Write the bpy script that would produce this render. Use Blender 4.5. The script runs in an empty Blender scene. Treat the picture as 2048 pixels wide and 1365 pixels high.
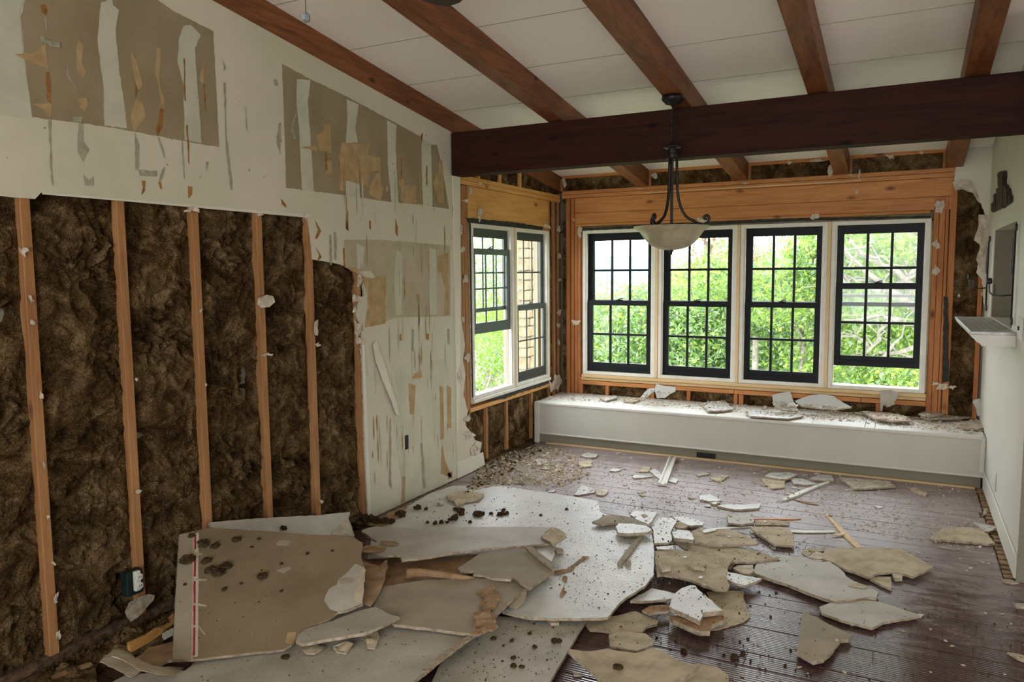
import bpy, bmesh, math, random
import numpy as np
from mathutils import Vector, noise, Matrix
from mathutils.geometry import delaunay_2d_cdt
from mathutils.bvhtree import BVHTree
random.seed(7)
R = random.random
def U(a, b): return a + (b - a) * random.random()
SC = bpy.context.scene
COL = SC.collection
V = Vector

# ------------------------------------------------------------------ camera, sky, lights, exposure
F = 1512.0; CX, CY = 1024.0, 682.5; H = 1.6
yv = V((1812 - CX, CY - 537, -F)).normalized()
xv = V((1900 + CX, -(CY - 569), F)).normalized()
xv = (xv - yv * xv.dot(yv)).normalized()
zv = xv.cross(yv)
cam_d = bpy.data.cameras.new('camera'); cam = bpy.data.objects.new('camera', cam_d); COL.objects.link(cam)
rot = Matrix((xv, yv, zv))            # camera space -> room space
cam.matrix_world = Matrix.Translation((0, 0, H)) @ rot.to_4x4()
cam_d.sensor_width = 36; cam_d.lens = F / 2048 * 36; cam_d.clip_start = .05; cam_d.clip_end = 500
SC.camera = cam
w = bpy.data.worlds.new('overcast_sky'); SC.world = w; w.use_nodes = True
nt = w.node_tree; nt.nodes.clear()
tc = nt.nodes.new('ShaderNodeTexCoord'); sx = nt.nodes.new('ShaderNodeSeparateXYZ')
cr = nt.nodes.new('ShaderNodeValToRGB'); bg = nt.nodes.new('ShaderNodeBackground'); wo = nt.nodes.new('ShaderNodeOutputWorld')
nt.links.new(tc.outputs['Generated'], sx.inputs[0]); nt.links.new(sx.outputs[2], cr.inputs[0])
cr.color_ramp.elements[0].position = 0; cr.color_ramp.elements[0].color = (.95, .97, 1, 1)
cr.color_ramp.elements[1].position = .6; cr.color_ramp.elements[1].color = (.86, .93, 1, 1)
nt.links.new(cr.outputs[0], bg.inputs[0]); nt.links.new(bg.outputs[0], wo.inputs[0])
SKY = 9.0
bg.inputs[1].default_value = SKY
def portal(loc, rot_e, sx_, sy_):
    l = bpy.data.lights.new('sky_portal', 'AREA'); l.shape = 'RECTANGLE'; l.size = sx_; l.size_y = sy_
    l.cycles.is_portal = True
    o = bpy.data.objects.new('sky_portal', l); o.location = loc; o.rotation_euler = rot_e; COL.objects.link(o)
portal((-1.32, 7.02, 1.29), (math.radians(-90), 0, 0), 2.96, 1.4)
portal((-3.2, 5.92, 1.29), (0, math.radians(-90), 0), 1.4, 1.45)
portal((0, -2.45, 1.4), (math.radians(90), 0, 0), 3.2, 1.8)
portal((4.45, 2.25, 1.4), (0, math.radians(90), 0), 1.2, .9)
SC.view_settings.view_transform = 'Standard'; SC.view_settings.look = 'None'
SC.view_settings.exposure = 0.4; SC.view_settings.gamma = 1; SC.view_settings.use_curve_mapping = False
SC.cycles.use_denoising = True
SC.cycles.max_bounces = 10; SC.cycles.diffuse_bounces = 6; SC.cycles.transparent_max_bounces = 24
SC.cycles.sample_clamp_indirect = 6
SC.cycles.caustics_reflective = False; SC.cycles.caustics_refractive = False

# ------------------------------------------------------------------ reading the room from the photograph
CAMP = V((0, 0, H))
def ray(u, v):
    return rot @ V((u - CX, CY - v, -F))
def on_plane(u, v, p0, n):
    d = ray(u, v); t = (V(p0) - CAMP).dot(n) / d.dot(n)
    return CAMP + d * t
CROP = {'A': (900, 750, 3.413), 'B': (1400, 750, 3.16), 'C': (300, 950, 3.29), 'D': (700, 950, 3.29),
        'E': (1100, 1000, 3.74), 'F': (1500, 1000, 3.737), 'W': (1640, 420, 3.103), 'N': (900, 330, 6.4),
        'L': (600, 400, 2.1), 'T': (0, 0, 2.904), 'M': (500, 0, 2.904), 'G': (0, 380, 2.625), 'K': (920, 430, 3.5),
        'S': (1880, 320, 3.102), 'R': (1100, 0, 2.16), 'P': (0, 0, 1.0), 'I': (180, 1100, 5.15), 'Q': (1160, 440, 4.015)}
def px(c, pts):
    ox, oy, s = CROP[c]
    return [(ox + x / s, oy + y / s) for x, y in pts]
XL, XR, YB = -3.055, .555, 6.93
def rz(y, off=0): return 2.385 + off + .132 * (6.9 - y)      # underside of the rafters

# ------------------------------------------------------------------ materials
def lin(c):
    return tuple(((v / 255) / 12.92 if v <= 10 else (((v / 255) + .055) / 1.055) ** 2.4) for v in c) + (1,)
def newmat(name):
    m = bpy.data.materials.new(name); m.use_nodes = True
    t = m.node_tree; b = t.nodes['Principled BSDF']
    return m, t, b
def N(t, kind, **kw):
    n = t.nodes.new('ShaderNode' + kind)
    for k, v in kw.items(): setattr(n, k, v)
    return n
def coords(t, scale=(1, 1, 1), world=False):
    mp = N(t, 'Mapping'); mp.inputs['Scale'].default_value = scale
    if world:
        g = N(t, 'NewGeometry'); t.links.new(g.outputs['Position'], mp.inputs[0])
    else:
        g = N(t, 'TexCoord'); t.links.new(g.outputs['Object'], mp.inputs[0])
    return mp.outputs[0]
def ramp(t, fac, stops):
    r = N(t, 'ValToRGB'); e = r.color_ramp.elements
    e[0].position, e[0].color = stops[0]; e[1].position, e[1].color = stops[-1]
    for p, c in stops[1:-1]:
        q = e.new(p); q.color = c
    t.links.new(fac, r.inputs[0]); return r.outputs[0]
def noise_n(t, vec, scale, detail=5, rough=.6, dist=0):
    n = N(t, 'TexNoise'); n.inputs['Scale'].default_value = scale; n.inputs['Detail'].default_value = detail
    n.inputs['Roughness'].default_value = rough; n.inputs['Distortion'].default_value = dist
    t.links.new(vec, n.inputs['Vector']); return n.outputs['Fac']
def bump(t, b, h, strength, dist=.01, prev=None):
    n = N(t, 'Bump'); n.inputs['Strength'].default_value = strength; n.inputs['Distance'].default_value = dist
    t.links.new(h, n.inputs['Height'])
    if prev: t.links.new(prev, n.inputs['Normal'])
    t.links.new(n.outputs[0], b.inputs['Normal']); return n.outputs[0]
def mottled(name, c1, c2, scale=6, rough=.8, bs=.15, bscale=60, spec=.3, world=False, bd=.004, mid=(.35, .65)):
    m, t, b = newmat(name); v = coords(t, world=world)
    f = noise_n(t, v, scale, 6, .65)
    t.links.new(ramp(t, f, [(mid[0], lin(c1)), (mid[1], lin(c2))]), b.inputs['Base Color'])
    b.inputs['Roughness'].default_value = rough; b.inputs['Specular IOR Level'].default_value = spec
    if bs: bump(t, b, noise_n(t, v, bscale, 4, .6), bs, bd)
    return m
def wood(name, c1, c2, axis, rough=.6, dark=None, knots=True, spec=.35):
    m, t, b = newmat(name)
    s = [9, 9, 9]; s[axis] = .9
    v = coords(t, tuple(s), True)
    g = noise_n(t, v, 1.6, 8, .62, 1.2)
    s2 = [70, 70, 70]; s2[axis] = 2.5
    g2 = noise_n(t, coords(t, tuple(s2), True), 1.5, 3, .6)
    mx = N(t, 'Mix', data_type='FLOAT'); mx.inputs[0].default_value = .35
    t.links.new(g, mx.inputs[2]); t.links.new(g2, mx.inputs[3])
    colr = ramp(t, mx.outputs[0], [(.34, lin(c1)), (.62, lin(c2))])
    if knots:
        s3 = [5.5, 5.5, 5.5]; s3[axis] = 2.6
        vo = N(t, 'TexVoronoi'); vo.inputs['Scale'].default_value = .9
        t.links.new(coords(t, tuple(s3), True), vo.inputs['Vector'])
        kr = ramp(t, vo.outputs['Distance'], [(.03, (0, 0, 0, 1)), (.12, (1, 1, 1, 1))])
        mk = N(t, 'Mix', data_type='RGBA'); mk.inputs[6].default_value = lin(dark or tuple(int(x * .45) for x in c1))
        t.links.new(kr, mk.inputs[0]); t.links.new(colr, mk.inputs[7]); colr = mk.outputs[2]
    t.links.new(colr, b.inputs['Base Color'])
    b.inputs['Roughness'].default_value = rough; b.inputs['Specular IOR Level'].default_value = spec
    bump(t, b, g2, .35, .002)
    return m
M = {}
M['paint'] = mottled('cream_wall_paint', (206, 200, 180), (214, 208, 190), 2.5, .75, .12, 45, world=True)
M['paint_green'] = mottled('pale_green_wall_paint', (190, 185, 160), (205, 196, 175), 1.2, .75, .12, 60, world=True)
M['paper'] = mottled('bare_drywall_paper', (136, 121, 93), (152, 136, 108), 3, .9, .1, 90, .1, world=True)
M['mud'] = mottled('joint_compound', (178, 176, 153), (194, 190, 168), 5, .8, .1, 60, .2, world=True)
M['tear'] = mottled('torn_paper_ply', (158, 132, 92), (180, 154, 114), 14, .95, .2, 120, .1, world=True)
M['paper2'] = mottled('faded_drywall_paper', (166, 155, 128), (184, 173, 147), 3, .9, .1, 90, .1, world=True)
M['skim'] = mottled('thin_skim_coat', (186, 180, 154), (198, 193, 170), 5, .8, .1, 60, .2, world=True)
M['glue'] = mottled('orange_glue', (124, 78, 34), (164, 116, 60), 30, .6, .2, 90, .3, world=True)
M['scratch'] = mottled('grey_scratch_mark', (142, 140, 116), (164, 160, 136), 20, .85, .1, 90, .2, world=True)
M['gyps'] = mottled('broken_gypsum', (136, 118, 96), (186, 172, 150), 30, .95, .5, 140, .1)
M['crumple'] = mottled('crumpled_white_paper', (172, 156, 136), (212, 200, 182), 22, .9, .4, 70, .15)
M['pale'] = mottled('textured_white_paint', (180, 178, 170), (204, 201, 193), 3.5, .38, .5, 75, .5, bd=.005)
M['pale2'] = mottled('greenish_white_paint', (158, 151, 136), (184, 177, 163), 4, .55, .5, 75, .35, bd=.005)
M['tan'] = mottled('tan_drywall_back_paper', (162, 147, 120), (196, 181, 154), 9, .85, .25, 110, .2)
M['greyback'] = mottled('grey_brown_drywall_back', (118, 102, 78), (136, 119, 94), 3, .8, .1, 120, .2)
M['greyback2'] = mottled('light_grey_drywall_back', (146, 134, 114), (164, 152, 132), 4, .8, .25, 90, .2)
M['brownpaper'] = mottled('brown_torn_paper', (136, 106, 78), (172, 142, 110), 12, .9, .5, 60, .1)
M['red'] = mottled('red_seam_tape', (150, 30, 44), (176, 48, 60), 20, .5, .1)
M['white'] = mottled('white_trim_paint', (204, 200, 188), (214, 211, 200), 3, .45, .05, 40, .5)
M['offw'] = mottled('window_jamb_white', (208, 204, 190), (220, 216, 204), 8, .5, .1, 40, .4)
M['seat'] = mottled('window_seat_paint', (190, 187, 174), (198, 195, 183), 1.5, .5, .04, 30, .4)
M['ceil'] = mottled('ceiling_board_white', (238, 231, 217), (243, 237, 225), 1.5, .8, .06, 50, .2, world=True)
M['rwall'] = mottled('right_wall_paint', (198, 194, 180), (206, 202, 190), 1, .55, .05, 20, .4, world=True)
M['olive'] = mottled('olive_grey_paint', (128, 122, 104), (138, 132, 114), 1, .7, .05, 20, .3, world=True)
M['ins'] = None
M['beam'] = wood('dark_stained_beam', (34, 15, 8), (58, 27, 15), 0, .7, (14, 6, 4), spec=.15)
M['rafter'] = wood('brown_stained_rafter', (84, 46, 23), (138, 84, 46), 1, .5, (34, 20, 11))
M['pine_x'] = wood('orange_pine_lengthwise', (160, 100, 50), (202, 138, 78), 0, .6, (100, 56, 26))
M['pine_y'] = wood('yellow_pine_board', (186, 130, 66), (216, 164, 96), 1, .6, (110, 68, 30))
M['pine_z'] = wood('old_pine_stud', (134, 90, 52), (172, 124, 78), 2, .7, (96, 60, 34))
M['pine_zb'] = wood('reddish_old_pine_stud', (148, 88, 46), (188, 122, 70), 2, .7, (88, 46, 22))
M['pale_pine'] = wood('pale_pine_casing', (200, 168, 118), (222, 192, 146), 2, .6, (150, 110, 70), False)
M['pale_pine_x'] = wood('pale_pine_sill', (196, 162, 112), (220, 190, 142), 0, .6, (150, 110, 70), False)
M['black'] = mottled('black_sash_paint', (12, 15, 16), (18, 21, 22), 6, .5, .03, 40, .2)
M['grn'] = mottled('dark_green_sash_paint', (44, 52, 48), (54, 62, 57), 6, .4, .03, 40, .5)
M['tar'] = mottled('black_building_felt', (30, 29, 27), (58, 54, 46), 14, .7, .4, 60)
M['iron'] = mottled('black_wrought_iron', (20, 18, 17), (38, 34, 31), 30, .45, .3, 80, .5)
M['iron'].node_tree.nodes['Principled BSDF'].inputs['Metallic'].default_value = .4
M['carve'] = mottled('dark_carved_wood', (44, 34, 32), (72, 58, 54), 40, .6, .6, 90)
M['darkbox'] = mottled('dark_green_box', (14, 26, 24), (26, 40, 36), 20, .6, .1)
M['plastic'] = mottled('white_plastic', (200, 198, 186), (212, 210, 200), 20, .35, 0, 40, .5)
M['crumb'] = mottled('insulation_crumb', (44, 34, 23), (84, 68, 46), 60, 1, .6, 200, .05)
M['sub'] = mottled('subfloor_wood', (126, 96, 66), (160, 130, 96), 8, .9, .3, 60, world=True)
M['dirt'] = mottled('dark_floor_gap', (50, 36, 26), (110, 84, 60), 30, .95, .6, 80, world=True)
M['marble'] = mottled('grey_streaked_shelf_top', (150, 148, 146), (214, 212, 208), 16, .35, .03, 30, .5)
M['stone'] = mottled('cream_stone_block', (104, 90, 68), (138, 122, 98), 7, .9, .5, 30, .2)
M['bark'] = mottled('grey_bark', (92, 88, 76), (140, 136, 122), 14, .9, .7, 50, .2, bd=.03)
M['soil'] = mottled('grassy_ground', (120, 132, 92), (150, 156, 116), 1, .95, .3, 20, .1, world=True)
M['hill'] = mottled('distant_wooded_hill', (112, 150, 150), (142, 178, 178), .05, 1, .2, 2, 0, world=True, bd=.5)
def leafmat(name, c1, c2):
    m, t, b = newmat(name); v = coords(t, world=True)
    t.links.new(ramp(t, noise_n(t, v, 3, 3), [(.35, lin(c1)), (.65, lin(c2))]), b.inputs['Base Color'])
    b.inputs['Roughness'].default_value = .5
    tr = N(t, 'BsdfTranslucent'); tr.inputs[0].default_value = lin(c2); mx = N(t, 'MixShader'); mx.inputs[0].default_value = .45
    o = t.nodes['Material Output']
    t.links.new(b.outputs[0], mx.inputs[1]); t.links.new(tr.outputs[0], mx.inputs[2]); t.links.new(mx.outputs[0], o.inputs[0])
    return m
M['leaf1'] = leafmat('green_leaf', (82, 112, 54), (118, 150, 76))
M['leaf2'] = leafmat('yellow_green_leaf', (126, 158, 64), (164, 188, 92))
M['leaf3'] = leafmat('grey_green_leaf', (106, 128, 98), (144, 164, 128))
M['leaf5'] = leafmat('fresh_green_leaf', (84, 118, 30), (120, 152, 48))
M['leaf4'] = leafmat('dark_red_leaf', (110, 70, 56), (140, 96, 78))
# rock wool
m, t, b = newmat('brown_rock_wool'); v = coords(t, world=True)
fa = noise_n(t, v, 7.0, 5, .65, .8); fb = noise_n(t, v, 60, 7, .8, 3.0)
mxf = N(t, 'Mix', data_type='FLOAT'); mxf.inputs[0].default_value = .6; t.links.new(fa, mxf.inputs[2]); t.links.new(fb, mxf.inputs[3]); f = mxf.outputs[0]
t.links.new(ramp(t, f, [(.38, lin((22, 14, 8))), (.45, lin((78, 57, 34))), (.52, lin((130, 101, 64))), (.6, lin((204, 174, 130)))]), b.inputs['Base Color'])
b.inputs['Roughness'].default_value = 1; b.inputs['Specular IOR Level'].default_value = .05
h1 = noise_n(t, v, 60, 7, .8, 3.0)
bump(t, b, h1, 1, .03)
M['ins'] = m
# glass
m, t, b = newmat('window_glass'); t.nodes.remove(b)
tr = N(t, 'BsdfTransparent'); tr.inputs[0].default_value = (.995, 1, .998, 1); gl = N(t, 'BsdfGlossy'); gl.inputs['Roughness'].default_value = .02
fr = N(t, 'LayerWeight'); fr.inputs[0].default_value = .5; mx = N(t, 'MixShader')
pw_ = N(t, 'Math', operation='POWER'); pw_.inputs[1].default_value = 5; t.links.new(fr.outputs['Facing'], pw_.inputs[0])
ml_ = N(t, 'Math', operation='MULTIPLY_ADD'); ml_.inputs[1].default_value = .35; ml_.inputs[2].default_value = .01; t.links.new(pw_.outputs[0], ml_.inputs[0])
t.links.new(ml_.outputs[0], mx.inputs[0]); t.links.new(tr.outputs[0], mx.inputs[1]); t.links.new(gl.outputs[0], mx.inputs[2])
t.links.new(mx.outputs[0], t.nodes['Material Output'].inputs[0]); M['glass'] = m
# lamp bowl
m, t, b = newmat('frosted_alabaster_glass'); v = coords(t)
t.links.new(ramp(t, noise_n(t, v, 9, 6, .6, 1.5), [(.3, lin((150, 137, 108))), (.7, lin((178, 166, 138)))]), b.inputs['Base Color'])
b.inputs['Roughness'].default_value = .35; b.inputs['Transmission Weight'].default_value = .0
b.inputs['Subsurface Weight'].default_value = .3; b.inputs['Subsurface Radius'].default_value = (.03, .025, .015)
M['bowl'] = m
m, t, b = newmat('faceted_crystal'); b.inputs['Base Color'].default_value = lin((170, 180, 190)); b.inputs['Metallic'].default_value = .6; b.inputs['Roughness'].default_value = .1; M['crystal'] = m
# floor planks
def plankmat(name, a, c):
    m, t, b = newmat(name); v = coords(t, world=True)
    st = noise_n(t, coords(t, (1.2, 26, 26), True), 2.2, 7, .7, .4)
    base = ramp(t, st, [(.3, lin(a)), (.7, lin(c))])
    # drywall dust lying on the boards, thicker towards the window seat
    sp = N(t, 'SeparateXYZ'); g = N(t, 'NewGeometry'); t.links.new(g.outputs['Position'], sp.inputs[0])
    mr = N(t, 'MapRange'); mr.inputs[1].default_value = 3.3; mr.inputs[2].default_value = 5.3; mr.inputs[3].default_value = -.12; mr.inputs[4].default_value = .62
    t.links.new(sp.outputs[1], mr.inputs[0])
    d1 = noise_n(t, coords(t, (1.0, 2.2, 1), True), 5, 9, .75, .5)
    mul = N(t, 'Math', operation='MULTIPLY_ADD'); t.links.new(d1, mul.inputs[0]); mul.inputs[1].default_value = 1.8; mul.inputs[2].default_value = -.9
    ad = N(t, 'Math', operation='ADD', use_clamp=True); t.links.new(mr.outputs[0], ad.inputs[0]); t.links.new(mul.outputs[0], ad.inputs[1])
    mk = N(t, 'Mix', data_type='RGBA'); mk.inputs[7].default_value = lin((172, 156, 150))
    t.links.new(ad.outputs[0], mk.inputs[0]); t.links.new(base, mk.inputs[6]); t.links.new(mk.outputs[2], b.inputs['Base Color'])
    ro = N(t, 'MapRange'); ro.inputs[3].default_value = .17; ro.inputs[4].default_value = .62; t.links.new(ad.outputs[0], ro.inputs[0])
    t.links.new(ro.outputs[0], b.inputs['Roughness'])
    wv = N(t, 'TexWave', wave_type='BANDS', bands_direction='Y', wave_profile='SIN'); wv.inputs['Scale'].default_value = 20
    wv.inputs['Distortion'].default_value = .5; wv.inputs['Detail'].default_value = 1; wv.inputs['Detail Scale'].default_value = .8
    t.links.new(coords(t, (.03, 1, 1), True), wv.inputs['Vector'])
    bump(t, b, wv.outputs['Fac'], .5, .0022)
    b.inputs['Specular IOR Level'].default_value = .6
    return m
M['plank'] = plankmat('dark_red_brown_plank', (56, 38, 37), (88, 62, 59))
M['plank2'] = plankmat('worn_red_brown_plank', (64, 45, 43), (100, 73, 69))

# ------------------------------------------------------------------ object helpers
EMPT = {}
def tag(o, label=None, cat=None, group=None, kind=None):
    if label: o['label'] = label
    if cat: o['category'] = cat
    if group: o['group'] = group
    if kind: o['kind'] = kind
    return o
def wloc(o):
    p = V(o.location)
    while o.parent: o = o.parent; p += o.location
    return p
def empty(name, loc, parent=None, **kw):
    o = bpy.data.objects.new(name, None); o.empty_display_size = .05; COL.objects.link(o)
    o.location = V(loc) - (wloc(parent) if parent else V((0, 0, 0)))
    o.parent = parent; return tag(o, **kw)
class MB:
    def __init__(s): s.v = []; s.f = []; s.m = []; s.mi = 0
    def add(s, vs, fs):
        n = len(s.v); s.v += [tuple(p) for p in vs]
        for f in fs: s.f.append([n + i for i in f]); s.m.append(s.mi)
        return s
    def box(s, x0, x1, y0, y1, z0, z1, c=0):
        if c <= 0:
            vs = [(x, y, z) for x in (x0, x1) for y in (y0, y1) for z in (z0, z1)]
            return s.add(vs, [(0, 1, 3, 2), (4, 6, 7, 5), (0, 4, 5, 1), (2, 3, 7, 6), (0, 2, 6, 4), (1, 5, 7, 3)])
        bm = bmesh.new(); bmesh.ops.create_cube(bm, size=1)
        for q in bm.verts: q.co = V(((x0 + x1) / 2 + q.co.x * (x1 - x0), (y0 + y1) / 2 + q.co.y * (y1 - y0), (z0 + z1) / 2 + q.co.z * (z1 - z0)))
        bmesh.ops.bevel(bm, geom=bm.edges[:], offset=c, segments=1, affect='EDGES')
        return s.bm(bm)
    def bm(s, bm):
        bm.verts.index_update(); s.add([q.co[:] for q in bm.verts], [[q.index for q in f.verts] for f in bm.faces]); bm.free(); return s
    def prism(s, poly, a, b, ax):
        # poly in the two other axes, extruded a..b along ax
        def P(p, t):
            q = list(p); q.insert(ax, t); return q
        n = len(poly)
        vs = [P(p, a) for p in poly] + [P(p, b) for p in poly]
        return s.add(vs, [list(range(n))[::-1], list(range(n, 2 * n))] + [(i, (i + 1) % n, n + (i + 1) % n, n + i) for i in range(n)])
    def tube(s, path, r, seg=8, caps=True):
        path = [V(p) for p in path]; n = len(path)
        rr = r if isinstance(r, (list, tuple)) else [r] * n
        vs = []; up = V((0, 0, 1)); prev = None
        for i, p in enumerate(path):
            d = (path[min(i + 1, n - 1)] - path[max(i - 1, 0)]).normalized()
            a = prev if prev else (up if abs(d.z) < .9 else V((1, 0, 0)))
            a = (a - d * a.dot(d)).normalized(); prev = a; c = d.cross(a)
            for k in range(seg):
                t = 2 * math.pi * k / seg; vs.append(p + (a * math.cos(t) + c * math.sin(t)) * rr[i])
        fs = [(i * seg + k, i * seg + (k + 1) % seg, (i + 1) * seg + (k + 1) % seg, (i + 1) * seg + k) for i in range(n - 1) for k in range(seg)]
        if caps: fs += [list(range(seg))[::-1], [(n - 1) * seg + k for k in range(seg)]]
        return s.add(vs, fs)
    def lathe(s, prof, c, seg=32):
        vs = [(c[0] + r * math.cos(2 * math.pi * k / seg), c[1] + r * math.sin(2 * math.pi * k / seg), c[2] + z) for r, z in prof for k in range(seg)]
        return s.add(vs, [(i * seg + k, i * seg + (k + 1) % seg, (i + 1) * seg + (k + 1) % seg, (i + 1) * seg + k) for i in range(len(prof) - 1) for k in range(seg)])
    def build(s, name, mats, parent=None, smooth=False, loc=None, **kw):
        if not isinstance(mats, (list, tuple)): mats = [mats]
        a = np.array(s.v)
        if loc is None:
            mn, mxx = a.min(0), a.max(0); loc = V(((mn[0] + mxx[0]) / 2, (mn[1] + mxx[1]) / 2, mn[2]))
        loc = V(loc); a = a - np.array(loc)
        me = bpy.data.meshes.new(name); me.from_pydata(a.tolist(), [], s.f)
        for q in mats: me.materials.append(q)
        if any(s.m): me.polygons.foreach_set('material_index', s.m)
        if smooth: me.polygons.foreach_set('use_smooth', [True] * len(me.polygons))
        me.update()
        o = bpy.data.objects.new(name, me); COL.objects.link(o); o.parent = parent
        o.location = loc - (wloc(parent) if parent else V((0, 0, 0)))
        return tag(o, **kw)
def recalc(o):
    bm = bmesh.new(); bm.from_mesh(o.data); bmesh.ops.recalc_face_normals(bm, faces=bm.faces); bm.to_mesh(o.data); bm.free(); return o

DEBRIS = []          # surfaces that crumbs can fall on
def resample(p2, jag, step):
    out = []
    n = len(p2)
    for i in range(n):
        a, b = V(p2[i]), V(p2[(i + 1) % n]); L = (b - a).length
        k = max(1, int(L / step)); nrm = V((-(b - a).y, (b - a).x)).normalized() if L > 1e-6 else V((0, 0))
        for j in range(k):
            q = a.lerp(b, j / k)
            if j: q += nrm * U(-jag, jag)
            elif jag: q += V((U(-jag, jag), U(-jag, jag))) * .3
            out.append(q)
    return out
def sheet(name, pts, n, th, mats, parent=None, jag=.004, step=.03, crumple=0, cfreq=8, grid=None, curl=None, debris=False, off=0, holes=None, **kw):
    """A sheet lying on the plane through pts with normal n: its back on the plane, its face th further along n."""
    n = V(n).normalized()
    pts = [V(p) + n * off for p in pts]; c = sum(pts, V((0, 0, 0))) / len(pts)
    a = V((1, 0, 0)) if abs(n.x) < .9 else V((0, 1, 0))
    e1 = (a - n * a.dot(n)).normalized(); e2 = n.cross(e1)
    p2 = [((p - c).dot(e1), (p - c).dot(e2)) for p in pts]
    ring = resample(p2, jag, step); k = len(ring); vs = list(ring); es = [(i, (i + 1) % k) for i in range(k)]
    for hpx in (holes or []):
        h2 = [V((((V(p) + n * off - c)).dot(e1), (V(p) + n * off - c).dot(e2))) for p in hpx]; b0 = len(vs); vs += h2
        es += [(b0 + i, b0 + (i + 1) % len(h2)) for i in range(len(h2))]
    if crumple or curl:
        xs = [q.x for q in ring]; ys = [q.y for q in ring]
        g = grid or max(.008, max(max(xs) - min(xs), max(ys) - min(ys)) / 12)
        y = min(ys)
        while y < max(ys):
            x = min(xs)
            while x < max(xs):
                vs.append(V((x + U(-.3, .3) * g, y + U(-.3, .3) * g))); x += g
            y += g
    r = delaunay_2d_cdt([V(q) for q in vs], es, [], 1 if not holes else 2, 1e-5)
    rv, rf = r[0], [list(f) for f in r[2]]
    if not rf: return None
    seed = V((U(0, 50), U(0, 50), U(0, 50)))
    def lift(q):
        z = 0
        if crumple: z += crumple * (noise.noise(V((q.x, q.y, 0)) * cfreq + seed) + .5 * noise.noise(V((q.x, q.y, 0)) * cfreq * 2.7 + seed))
        if curl: z += curl(q.x, q.y)
        return z
    base = [c + e1 * q.x + e2 * q.y + n * lift(q) for q in rv]
    top = [p + n * th for p in base]; m_ = len(base)
    for f in rf:
        a_, b_, c_ = (rv[f[0]], rv[f[1]], rv[f[2]])
        if (b_ - a_).x * (c_ - a_).y - (b_ - a_).y * (c_ - a_).x < 0: f.reverse()
    cnt = {}
    for f in rf:
        for i in range(len(f)):
            e = (f[i], f[(i + 1) % len(f)]); cnt[e] = 1
    bd = [e for e in cnt if (e[1], e[0]) not in cnt]
    mb = MB(); mb.add(top + base, [])
    if not isinstance(mats, (list, tuple)): mats = [mats]
    for f in rf: mb.f.append(f); mb.m.append(0)
    bi = min(2, len(mats) - 1); si = min(1, len(mats) - 1)
    for f in rf: mb.f.append([m_ + i for i in reversed(f)]); mb.m.append(bi)
    for a_, b_ in bd: mb.f.append([b_, a_, m_ + a_, m_ + b_]); mb.m.append(si)
    o = mb.build(name, list(mats), parent, **kw)
    if debris: DEBRIS.append((top, rf))
    return o
def plane3(anch):
    """anch: three (pixel, height) pairs -> point and upward normal of the plane through them."""
    P = [on_plane(u, v, (0, 0, z), V((0, 0, 1))) for (u, v), z in anch]
    n = (P[1] - P[0]).cross(P[2] - P[0]).normalized()
    if n.z < 0: n = -n
    return P[0], n
def lay(name, label, cat, crop, poly, z=0.0, mats=None, th=.0127, jag=.004, tilt=None, crumple=.0015, curl=None, grid=None, parent=None, step=.03, cfreq=8, **kw):
    mats = mats or PALE
    if tilt: p0, n = plane3(tilt)
    else: p0, n = V((0, 0, z)), V((0, 0, 1))
    pts = [on_plane(u, v, p0 + n * th, n) - n * th for u, v in px(crop, poly)]
    return sheet(name, pts, n, th, mats, parent, jag, step, crumple, cfreq, grid, curl, debris=True, label=label, cat=cat, **kw)
PALE = [M['pale'], M['gyps'], M['tan']]; PALE2 = [M['pale2'], M['gyps'], M['tan']]
TAN = [M['tan'], M['gyps'], M['pale']]; GREY = [M['greyback'], M['gyps'], M['pale']]; GREY2 = [M['greyback2'], M['gyps'], M['pale']]
BRN = [M['brownpaper']]

# ================================================================== STRUCTURE
# ---- floor: subfloor slab with planks
floor = MB().box(-3.25, 4.6, -2.6, 7.1, -.12, -.015).build('floor', M['sub'], kind='structure')
pw = .1215; y = 1.45; row = 0
PR = random.Random(3)
while y < 6.42:
    x = -3.02 - PR.random() * .9; xe = .50 if y > 4.42 else 1.75
    while x < xe - .05:
        x2 = min(x + PR.choice([.9, 1.2, 1.2, 1.5]), xe)
        if x2 > -3.02:
            MB().box(max(x, -3.02) + .0005, x2 - .0005, y + .0012, y + pw - (.0035 if row % 3 == 0 else .0015), -.014, PR.uniform(-.0012, 0.0), .0012).build('plank', M['plank'] if PR.random() < .6 else M['plank2'], floor)
        x = x2
    y += pw; row += 1
MB().box(.50, XR, 4.43, 6.4, -.014, -.006).build('dusty_gap', M['dirt'], floor)
MB().box(XL, -3.02, -1, 6.4, -.014, -.004).build('dusty_gap', M['dirt'], floor)
for i in range(26):   # splintered lath left in the gap along the right wall
    yy = 4.46 + i * .074; MB().box(.507 + U(0, .01), .548, yy, yy + U(.03, .06), -.008, U(-.003, .004), .001).build('splinter', M['sub'], floor)

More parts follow.
